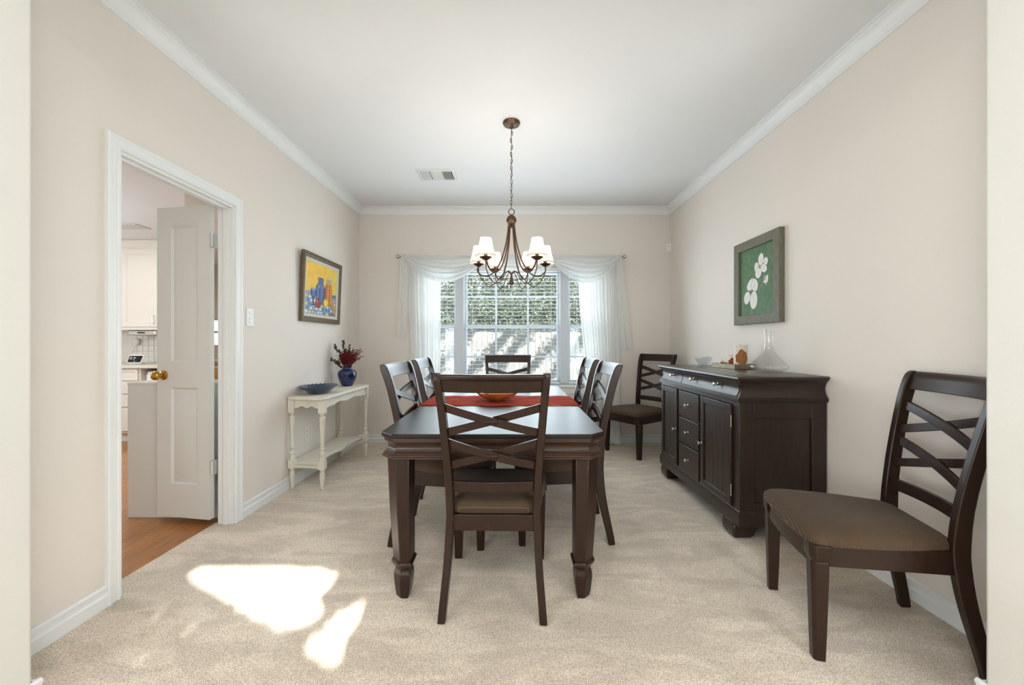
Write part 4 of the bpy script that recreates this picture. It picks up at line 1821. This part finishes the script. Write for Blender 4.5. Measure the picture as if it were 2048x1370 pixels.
b = MB()
b.loft([sbo(d, z) for d, z in ((.018, .955), (.024, .957), (.024, .966), (.020, .970), (.014, .972))])
b.build('top', M['wood_dark_top'], sb, smooth=20)
b = MB()
cove = [(.020, .955), (.016, .948), (.008, .940), (-.004, .925), (-.010, .905), (-.009, .885), (-.002, .866), (.008, .852), (.014, .846), (.014, .842), (.018, .840), (.018, .832), (.012, .828), (.012, .822), (.004, .818)]
b.loft([sbo(d - .003, z) for d, z in cove])
b.build('cornice', M['wood_dark'], sb, smooth=35)
# body with recessed end panels
b = MB()
b.box(SX + .018, SXB, SY0 + .012, SY1 - .012, .115, .820)
for y0, y1 in ((SY0, SY0 + .0125), (SY1 - .0125, SY1)):
    b.box(SX, SX + .085, y0, y1, .115, .820)
    b.box(SXB - .085, SXB, y0, y1, .115, .820)
    b.box(SX + .085, SXB - .085, y0, y1, .730, .820)
    b.box(SX + .085, SXB - .085, y0, y1, .115, .235)
# face frame
for y0, y1 in ((SY0 + .0125, SY0 + .075), (2.825, 2.850), (3.200, 3.228), (SY1 - .04, SY1 - .0125)):
    b.box(SX, SX + .02, y0, y1, .190, .800)
b.box(SX, SX + .02, SY0 + .0125, SY1 - .0125, .800, .820)
b.box(SX, SX + .02, SY0 + .0125, SY1 - .0125, .115, .190)
for z in (.392, .594):
    b.box(SX, SX + .02, 2.85, 3.20, z, z + .008)
b.build('body', M['wood_dark'], sb, bevel=.002, smooth=20)
b = MB()
b.loft([sbo(d, z) for d, z in ((-.004, .100), (.010, .104), (.012, .150), (.010, .172), (.006, .184), (.001, .190))])
b.build('plinth', M['wood_dark'], sb, smooth=25)


def knob(parent, x, y, z):
    b = MB()
    b.lathe([(.001, 0), (.010, 0), (.010, .002), (.005, .004), (.005, .014), (.010, .018), (.0135, .023), (.012, .028), (.001, .030)], 14)
    b.v = [(x - zz, y + xx, z + yy) for xx, yy, zz in b.v]
    return b.build('knob', M['chrome'], parent, smooth=40)


# cove drawers
cp = [(d, z) for d, z in cove if z <= .946 and z >= .850]
for y0, y1, kn_ in ((3.178, 3.585, [3.350]), (2.378, 3.170, [2.975, 2.620])):
    b = MB()
    front = [(SX - d - .002, z) for d, z in cp]
    back = [(SX - d + .012, z) for d, z in cp][::-1]
    b.loft([[(x, y, z) for x, z in front + back] for y in (y0, y1)])
    dr = b.build('drawer', M['wood_dark'], sb, bevel=.0015, smooth=40)
    for ky in kn_:
        knob(dr, SX + .006, ky, .900)
for z0, z1 in ((.603, .796), (.401, .593), (.194, .391)):
    b = MB()
    b.box(SX - .014, SX + .002, 2.855, 3.196, z0, z1)
    dr = b.build('drawer', M['wood_dark'], sb, bevel=.003)
    knob(dr, SX - .014, 3.025, (z0 + z1) / 2)
for y0, y1, ky, hy in ((2.432, 2.822, 2.862 - .065, 2.428), (3.232, 3.562, 3.255, 3.566)):
    b = MB()
    z0, z1 = .196, .798
    r_ = .042
    b.box(SX - .016, SX + .002, y0, y0 + r_, z0, z1)
    b.box(SX - .016, SX + .002, y1 - r_, y1, z0, z1)
    b.box(SX - .016, SX + .002, y0 + r_, y1 - r_, z0, z0 + r_)
    b.box(SX - .016, SX + .002, y0 + r_, y1 - r_, z1 - r_, z1)
    dr = b.build('door', M['wood_dark'], sb, bevel=.003)
    b = MB()
    n = 5
    w = (y1 - y0 - 2 * r_) / n
    for q in range(n):
        b.box(SX - .007, SX + .001, y0 + r_ + q * w + .0012, y0 + r_ + (q + 1) * w - .0012, z0 + r_, z1 - r_)
    b.build('panel', M['wood_dark'], dr, bevel=.0015)
    knob(dr, SX - .016, ky if y0 < 3 else 3.252, .478)
    for hz in (.29, .70):
        b = MB()
        b.tube([(SX - .012, hy, hz - .035), (SX - .012, hy, hz + .035)], .0045, 8)
        b.build('hinge', M['chrome'], dr)
for x in (1.362, 1.742):
    for y in (2.475, 3.535):
        b = MB()
        rg = []
        for z, h in ((.104, .056), (.094, .060), (.090, .064), (.074, .067), (.050, .068), (.026, .064), (.008, .052), (0, .046)):
            rg.append([(x - h, y - h, z), (x + h, y - h, z), (x + h, y + h, z), (x - h, y + h, z)])
        b.loft(rg)
        b.build('foot', M['wood_dark'], sb, bevel=.012, seg=3, smooth=50)

SZ = .972
# crystal bowl
b = MB()
n = 48


def crystal(rad, z, ph, tip):
    ring = []
    for k in range(n):
        a = 2 * PI * k / n
        f = 1 + .03 * math.cos(a * 12 + ph)
        ring.append((1.617 + rad * f * math.cos(a) * .72, 3.49 + rad * f * math.sin(a), SZ + z + tip * abs(math.sin(a)) ** 3))
    return ring


b.loft([crystal(r, z, ph, tp) for r, z, ph, tp in ((.002, .003, 0, 0), (.036, .0, 0, 0), (.040, .006, 0, 0), (.058, .020, .6, .0), (.074, .040, 1.2, .006), (.088, .058, 1.8, .022), (.090, .058, 1.8, .023), (.084, .056, 1.8, .021), (.070, .040, 1.2, .006), (.054, .022, .6, 0), (.036, .010, 0, 0), (.002, .008, 0, 0))])
tag(b.build('crystal_bowl', M['crystal'], flat=True), 'small boat shaped cut crystal bowl at the far end of the sideboard', 'bowl')

# tray (turned a little)
tr_c = Vector((1.668, 3.105, SZ))
tr = thing('serving_tray', 'rectangular pewter tray holding candles on the sideboard', 'tray', tr_c)
tr.rotation_euler = (0, 0, math.radians(9))
b = MB()
hx, hy = .086, .128
b.loft([[(-hx + d, -hy + d, z), (hx - d, -hy + d, z), (hx - d, hy - d, z), (-hx + d, hy - d, z)] for d, z in ((.004, 0), (0, .002), (-.003, .034), (0, .036), (.004, .036), (.004, .010), (.006, .008))])
b.build('tray_body', M['tray'], tr, world=False, smooth=25)
b = MB()
b.box(-hx + .008, hx - .008, -hy + .008, hy - .008, .008, .0095)
b.build('tray_lining', mat('amber lining', (140, 100, 54), .4, var=.2), tr, world=False)


def candle(label, x, y, r, h, material, leafm, seed, tilt):
    c = thing('leaf_candle', label, 'candle', (x, y, SZ + .0097), group='leaf candles on the tray')
    rnd = random.Random(seed)
    b = MB()
    n = 56
    rings = [[(rr * math.cos(2 * PI * k / n), rr * math.sin(2 * PI * k / n), z + (tilt * math.sin(2 * PI * k / n * 2 + seed) * (z > h * .8))) for k in range(n)] for rr, z in
             ((.002, 0), (r * .98, 0), (r, .004), (r, h * .5), (r, h - .006), (r * .94, h), (r * .75, h - .008), (.002, h - .012))]
    b.loft(rings)
    b.build('wax', M['wax'], c, world=False, smooth=50)
    b = MB()
    b.tube([(0, 0, h - .015), (.001, 0, h + .008)], .0014, 6)
    b.build('wick', M['dark'], c, world=False)
    b = MB()
    # leaf wrapped on the side that faces the viewer
    a0 = math.radians(-105)
    m_ = 14
    L = h * .74
    zz = h * .10
    for i in range(m_):
        t0, t1 = i / m_, (i + 1) / m_

        def wd(t):
            return r * 1.18 * (math.sin(PI * min(1, t * 1.02)) ** .7) * (1 - .35 * t)
        ids = []
        for t in (t0, t1):
            for s_ in [q / 5 - 1 for q in range(11)]:
                aa = a0 + (s_ * wd(t) + .004 * math.sin(t * 19)) / r
                ids.append(((r + .0014) * math.cos(aa), (r + .0014) * math.sin(aa), zz + L * t))
        I = b.add(ids)
        for q in range(10):
            b.face((I[q], I[q + 1], I[q + 12], I[q + 11]))
    b.build('pressed_leaf', leafm, c, world=False, recalc=False, smooth=60)
    return c


candle('tall cream pillar candle with brown pressed leaf on the tray', 1.695, 3.055, .046, .165, M['wax'], M['leaf_brown'], 2, .008)
candle('medium cream candle with red pressed leaf behind the tall one', 1.690, 3.165, .033, .085, M['wax'], M['leaf_red'], 3, .005)
candle('smallest cream candle at the far corner of the tray', 1.625, 3.195, .022, .042, M['wax'], M['leaf_red'], 5, .002)

# decanter
b = MB()
dp = [(.002, .004), (.050, .0), (.070, .004), (.098, .018), (.113, .032), (.114, .038), (.106, .050), (.085, .074), (.062, .098), (.044, .122), (.033, .148), (.028, .180), (.027, .215), (.029, .250), (.034, .272)]
full = dp + [(r - .0025, z) for r, z in dp[::-1][:-1]] + [(.002, .008)]
n = 40
rings = []
for r, z in full:
    rings.append([(1.655 + r * math.cos(2 * PI * k / n), 2.650 + r * math.sin(2 * PI * k / n), SZ + z + (-.012 * math.cos(2 * PI * k / n) * max(0, (z - .20) / .072))) for k in range(n)])
b.loft(rings)
tag(b.build('glass_decanter', M['clear'], smooth=60), 'clear wide bottomed glass decanter at the near end of the sideboard', 'decanter')

# ------------------------------------------------------------------ console table
CZ = .737
ct = thing('console_table', 'cream painted console table with turned legs against the left wall', 'console table', (-1.65, 3.7, 0))
outl = [(-1.803, 3.250), (-1.797, 3.232), (-1.775, 3.222), (-1.72, 3.214), (-1.53, 3.186), (-1.505, 3.188), (-1.492, 3.205), (-1.487, 3.24), (-1.487, 4.13), (-1.492, 4.175), (-1.505, 4.196), (-1.53, 4.203), (-1.72, 4.206), (-1.78, 4.205), (-1.803, 4.19)]


def oring(s_, z):
    cx, cy = -1.655, 3.70
    return [(max(-1.8045, cx + (x - cx) * (1 + s_ / .17)), cy + (y - cy) * (1 + s_ / .5), z) for x, y in outl]


b = MB()
b.loft([oring(d, z) for d, z in ((-.008, CZ - .026), (0, CZ - .022), (.002, CZ - .012), (0, CZ - .003), (-.004, CZ))])
b.build('top', M['cream'], ct, smooth=30)
legs = [(-1.776, 3.262), (-1.520, 3.228), (-1.520, 4.165), (-1.776, 4.165)]


def scallop_apron(p0, p1, th=.016):
    b = MB()
    p0, p1 = Vector((*p0, 0)), Vector((*p1, 0))
    d = (p1 - p0)
    L = d.length
    d.normalize()
    nrm = Vector((-d.y, d.x, 0))
    rg = []
    m_ = 40
    for i in range(m_ + 1):
        t = i / m_
        s_ = abs(2 * t - 1)
        h = .058 + .018 * smoothstep(.62, .95, s_) - .008 * math.cos(t * 2 * PI * 3) * (1 - smoothstep(.6, .9, s_))
        p = p0 + d * (L * t)
        rg.append([tuple(p - nrm * th / 2 + Vector((0, 0, CZ - .026 - h))), tuple(p + nrm * th / 2 + Vector((0, 0, CZ - .026 - h))), tuple(p + nrm * th / 2 + Vector((0, 0, CZ - .026))), tuple(p - nrm * th / 2 + Vector((0, 0, CZ - .026)))])
    b.loft(rg)
    b.build('apron', M['cream'], ct, smooth=30)


scallop_apron(legs[0], legs[1])
scallop_apron(legs[1], legs[2])
scallop_apron(legs[2], legs[3])
for (x, y) in legs:
    b = MB()
    h = .024
    b.box(x - h, x + h, y - h, y + h, CZ - .128, CZ - .026)
    b.box(x - h, x + h, y - h, y + h, .165, .235)
    b.lathe([(.002, .610), (.018, .609), (.021, .602), (.021, .597), (.014, .592), (.014, .586), (.020, .580), (.022, .572), (.021, .550), (.016, .450), (.013, .345), (.013, .335), (.018, .331), (.018, .324), (.013, .320), (.013, .306), (.019, .300), (.022, .288), (.019, .276), (.014, .270), (.016, .262), (.021, .250), (.021, .235), (.002, .234)], 18, (x, y, 0))
    b.lathe([(.002, .166), (.019, .165), (.021, .156), (.017, .150), (.014, .146), (.018, .140), (.021, .128), (.021, .110), (.017, .050), (.014, .020), (.017, .016), (.017, .010), (.012, 0), (.002, 0)], 18, (x, y, 0))
    b.build('leg', M['cream'], ct, smooth=35)
# lower shelf with waved front
b = MB()
pts = [(-1.790, 3.262), (-1.790, 4.165)]
fr = []
for i in range(41):
    t = i / 40
    y = 4.165 + (3.235 - 4.165) * t
    x = -1.520 - .085 * (math.sin(PI * t) ** .6) + .050 * math.exp(-((t - .5) / .13) ** 2)
    fr.append((x, y))
poly = pts + fr
b.prism(poly, 'z', .192, .212)
b.build('shelf', M['cream'], ct, bevel=.003)
b = MB()
strip(b, [(-.008, .168), (.008, .168), (.008, .192), (-.008, .192)], (-1.776, 3.262, 0), (-1.52, 3.228, 0), (0, 1, 0))
strip(b, [(-.008, .168), (.008, .168), (.008, .192), (-.008, .192)], (-1.776, 4.165, 0), (-1.52, 4.165, 0), (0, 1, 0))
b.build('stretcher', M['cream'], ct)

# blue fluted dish
b = MB()
n = 112


def dring(k, z, flute):
    ring = []
    for q in range(n):
        a = 2 * PI * q / n
        f = 1 + flute * (abs(math.cos(a * 14)) - .5)
        ring.append((-1.657 + .140 * k * f * math.cos(a), 3.455 + .175 * k * f * math.sin(a), CZ + z + flute * .10 * abs(math.cos(a * 14))))
    return ring


b.loft([dring(k, z, f) for k, z, f in ((.01, .0, 0), (.42, 0, 0), (.50, .004, .02), (.80, .036, .05), (1.0, .060, .07), (1.0, .064, .07), (.97, .064, .07), (.78, .042, .05), (.50, .012, .02), (.01, .007, 0))])
tag(b.build('fluted_dish', M['blue_dish'], smooth=50), 'blue fluted oval dish on the cream console table', 'dish')

VX, VY = -1.657, 4.045
b = MB()
vpf = [(.002, 0), (.044, 0), (.050, .006), (.070, .045), (.086, .090), (.090, .120), (.086, .142), (.072, .158), (.050, .165), (.043, .172), (.042, .186), (.047, .194), (.044, .196), (.038, .186), (.038, .172), (.060, .150), (.002, .120)]
b.lathe(vpf, 36, (VX, VY, CZ))
tag(b.build('blue_vase', M['blue_glass'], smooth=60), 'round cobalt blue vase on the console table', 'vase')

bq = thing('dried_bouquet', 'dried red flowers and grey green leaf sprigs in the blue vase', 'bouquet', (VX, VY, CZ + .16))
zt = CZ + .17
rnd = random.Random(4)
b = MB()
for k in range(150):
    a = rnd.uniform(0, 2 * PI)
    rr = math.sqrt(rnd.random())
    tx_, ty_ = .085 * rr * math.cos(a), .085 * rr * math.sin(a)
    hh = .125 + .06 * (1 - rr) + rnd.uniform(-.02, .02)
    if k % 4 == 0:
        tx_ += .08 * rnd.random()
        hh += .02
    p1 = Vector((VX + tx_, VY + ty_, zt + hh))
    p0 = Vector((VX + tx_ * .2, VY + ty_ * .2, zt - .02))
    if k % 3 == 0:
        b.tube([tuple(p0), tuple((p0 + p1) / 2 + Vector((0, 0, .01))), tuple(p1)], .0012, 4)
    for q in range(12):
        t = rnd.uniform(.45, 1.02)
        c = p0.lerp(p1, t) + Vector((rnd.uniform(-.014, .014), rnd.uniform(-.014, .014), rnd.uniform(-.014, .014)))
        b.sphere(tuple(c), rnd.uniform(.0022, .0052), 5, 4)
b.build('red_flowers', M['red_flower'], bq, flat=True)
b = MB()
for k in range(9):
    dx, dz = rnd.uniform(.09, .165), rnd.uniform(.10, .20)
    dy = rnd.uniform(-.05, .05)
    pts = catmull([(VX, VY, zt - .02), (VX + dx * .4, VY + dy * .4, zt + dz * .55), (VX + dx, VY + dy, zt + dz)], 5)
    b.tube([tuple(p) for p in pts], .0013, 4)
    for q in range(16):
        p = pts[rnd.randrange(5, len(pts))]
        b.sphere((p.x + rnd.uniform(-.014, .014), p.y + rnd.uniform(-.014, .014), p.z + rnd.uniform(-.012, .014)), rnd.uniform(.0025, .005), 5, 4)
b.build('red_sprays', M['red_flower'], bq, flat=True)
for end, nl in (((-.205, -.03, .125), 12), ((-.125, -.02, .245), 14), ((-.045, .0, .285), 14), ((.015, .02, .240), 11)):
    b = MB()
    pts = catmull([(VX, VY, zt - .03), (VX + end[0] * .45, VY + end[1] * .5, zt + end[2] * .5), (VX + end[0], VY + end[1], zt + end[2])], 8)
    b.tube([tuple(p) for p in pts], .0016, 5)
    for q in range(nl * 4):
        t = .35 + .65 * q / (nl * 4)
        p = pts[min(len(pts) - 1, int(t * (len(pts) - 1)))]
        s_ = 1 if q % 2 else -1
        nrm = Vector((rnd.gauss(0, 1), rnd.gauss(0, 1) - .6, rnd.gauss(0, 1))).normalized()
        t1 = nrm.orthogonal().normalized()
        t2 = nrm.cross(t1)
        rad = rnd.uniform(.010, .016) * (1.15 - .5 * t)
        cpt = p + t1 * s_ * rad * .8
        b.face(b.add([cpt + t1 * rad * math.cos(2 * PI * k / 8) + t2 * rad * math.sin(2 * PI * k / 8) for k in range(8)]))
    b.build('leaf_sprig', M['euca'], bq, flat=True, recalc=False)

# ------------------------------------------------------------------ chandelier
CHX, CHY = -.020, 2.91
ch_ = thing('chandelier', 'bronze six arm chandelier with lit fabric shades over the table', 'chandelier', (CHX, CHY, 1.58))
b = MB()
b.lathe([(.002, ZC - .0005), (.060, ZC - .001), (.062, ZC - .008), (.056, ZC - .020), (.040, ZC - .028), (.016, ZC - .032), (.012, ZC - .040), (.008, ZC - .046), (.002, ZC - .047)], 28, (CHX, CHY, 0))
b.build('canopy', M['bronze'], ch_)
HZ = 2.040
b = MB()
z = ZC - .045
k = 0
zr = HZ + .082
while z - .026 > zr - .004:
    pts = []
    for q in range(12):
        a = 2 * PI * q / 12
        u, w = .0065 * math.cos(a), .0155 * math.sin(a)
        wob = .004 * math.sin(k * 1.7)
        if k % 2:
            pts.append((CHX + u + wob, CHY, z - .012 + w))
        else:
            pts.append((CHX + wob, CHY + u, z - .012 + w))
    b.tube(pts, .0019, 6, closed=True)
    z -= .0245
    k += 1
# cord woven through the links
b.tube([(CHX + .004 * math.sin(q * .9), CHY + .004 * math.cos(q * .9), ZC - .045 + (zr - ZC + .045) * q / 40) for q in range(41)], .0022, 5)
b.build('chain', M['bronze'], ch_)
b = MB()
b.tube([(CHX + .021 * math.cos(2 * PI * q / 24), CHY, HZ + .060 + .021 * math.sin(2 * PI * q / 24)) for q in range(24)], .0032, 8, closed=True)
b.build('loop', M['bronze'], ch_)
b = MB()
b.lathe([(.002, HZ + .044), (.006, HZ + .042), (.007, HZ + .036), (.020, HZ + .032), (.033, HZ + .016), (.037, HZ), (.033, HZ - .016), (.024, HZ - .026), (.028, HZ - .030), (.028, HZ - .036), (.020, HZ - .042), (.008, HZ - .046), (.006, HZ - .054), (.002, HZ - .056)], 24, (CHX, CHY, 0))
b.build('hub', M['bronze'], ch_)
b = MB()
b.lathe([(.002, 1.668), (.006, 1.666), (.006, 1.640), (.010, 1.634), (.009, 1.628), (.013, 1.612), (.013, 1.606), (.017, 1.600), (.019, 1.592), (.016, 1.583), (.008, 1.577), (.002, 1.576)], 18, (CHX, CHY, 0))
b.build('finial', M['bronze'], ch_)
CUPZ = 1.723
arms = [(-39, .268), (39, .272), (-97, .238), (97, .245), (-151, .262), (151, .258)]
for deg, R in arms:
    a = math.radians(deg)
    dx, dy = math.sin(a), -math.cos(a)

    def P3(r, z):
        return (CHX + dx * r, CHY + dy * r, z)
    b = MB()
    main = catmull([P3(.020, HZ - .028), P3(.026, 1.955), P3(.042, 1.86), P3(.075, 1.755), P3(.118, 1.682), P3(.165, 1.648), P3(.212, 1.650), P3(.246, 1.680), P3(R, 1.722)], 7)
    b.tube([tuple(p) for p in main], .0052, 8)
    low = catmull([P3(R, 1.716), P3(R - .004, 1.660), P3(R - .045, 1.595), P3(.165, 1.571), P3(.115, 1.596), P3(.072, 1.645), P3(.040, 1.672), P3(.016, 1.668), P3(.004, 1.650)], 7)
    b.tube([tuple(p) for p in low], .0035, 7)
    arm = b.build('arm', M['bronze'], ch_)
    cx, cy = CHX + dx * R, CHY + dy * R
    b = MB()
    b.lathe([(.002, CUPZ - .012), (.010, CUPZ - .011), (.024, CUPZ - .004), (.038, CUPZ + .005), (.041, CUPZ + .010), (.038, CUPZ + .010), (.022, CUPZ + .002), (.012, CUPZ), (.012, CUPZ + .035), (.002, CUPZ + .036)], 20, (cx, cy, 0))
    b.build('cup', M['bronze'], arm)
    b = MB()
    b.lathe([(.002, CUPZ + .036), (.009, CUPZ + .036), (.0145, CUPZ + .050), (.0155, CUPZ + .060), (.011, CUPZ + .078), (.004, CUPZ + .092), (.001, CUPZ + .094)], 14, (cx, cy, 0))
    b.build('bulb', M['bulb'], arm)
    b = MB()
    sp = [(.070, CUPZ + .018), (.068, CUPZ + .022), (.0575, CUPZ + .044), (.049, CUPZ + .070), (.042, CUPZ + .100), (.037, CUPZ + .128), (.0355, CUPZ + .138)]
    rings = [[(cx + r * math.cos(2 * PI * q / 32), cy + r * math.sin(2 * PI * q / 32), z_) for q in range(32)] for r, z_ in sp]
    b.loft(rings, cap0=False, cap1=False)
    shd = b.build('lamp_shade', M['shade'], ch_, recalc=False, smooth=60)
    b = MB()
    for r, z_ in (sp[0], sp[-1]):
        b.tube([(cx + r * math.cos(2 * PI * q / 32), cy + r * math.sin(2 * PI * q / 32), z_) for q in range(32)], .0022, 6, closed=True)
    for w in range(8):
        aa = 2 * PI * w / 8 + .2
        b.tube([(cx + r * math.cos(aa) * 1.008, cy + r * math.sin(aa) * 1.008, z_) for r, z_ in sp], .0013, 5)
    b.build('shade_trim', M['shade_trim'], shd)
    ld = bpy.data.lights.new('bulb_light', 'POINT')
    ld.energy = 1.8
    ld.color = (1.0, .90, .80)
    ld.shadow_soft_size = .02
    lo = bpy.data.objects.new('bulb_light', ld)
    lo.location = Vector((cx, cy, CUPZ + .108)) - ch_.location
    lo.parent = ch_
    COL.objects.link(lo)
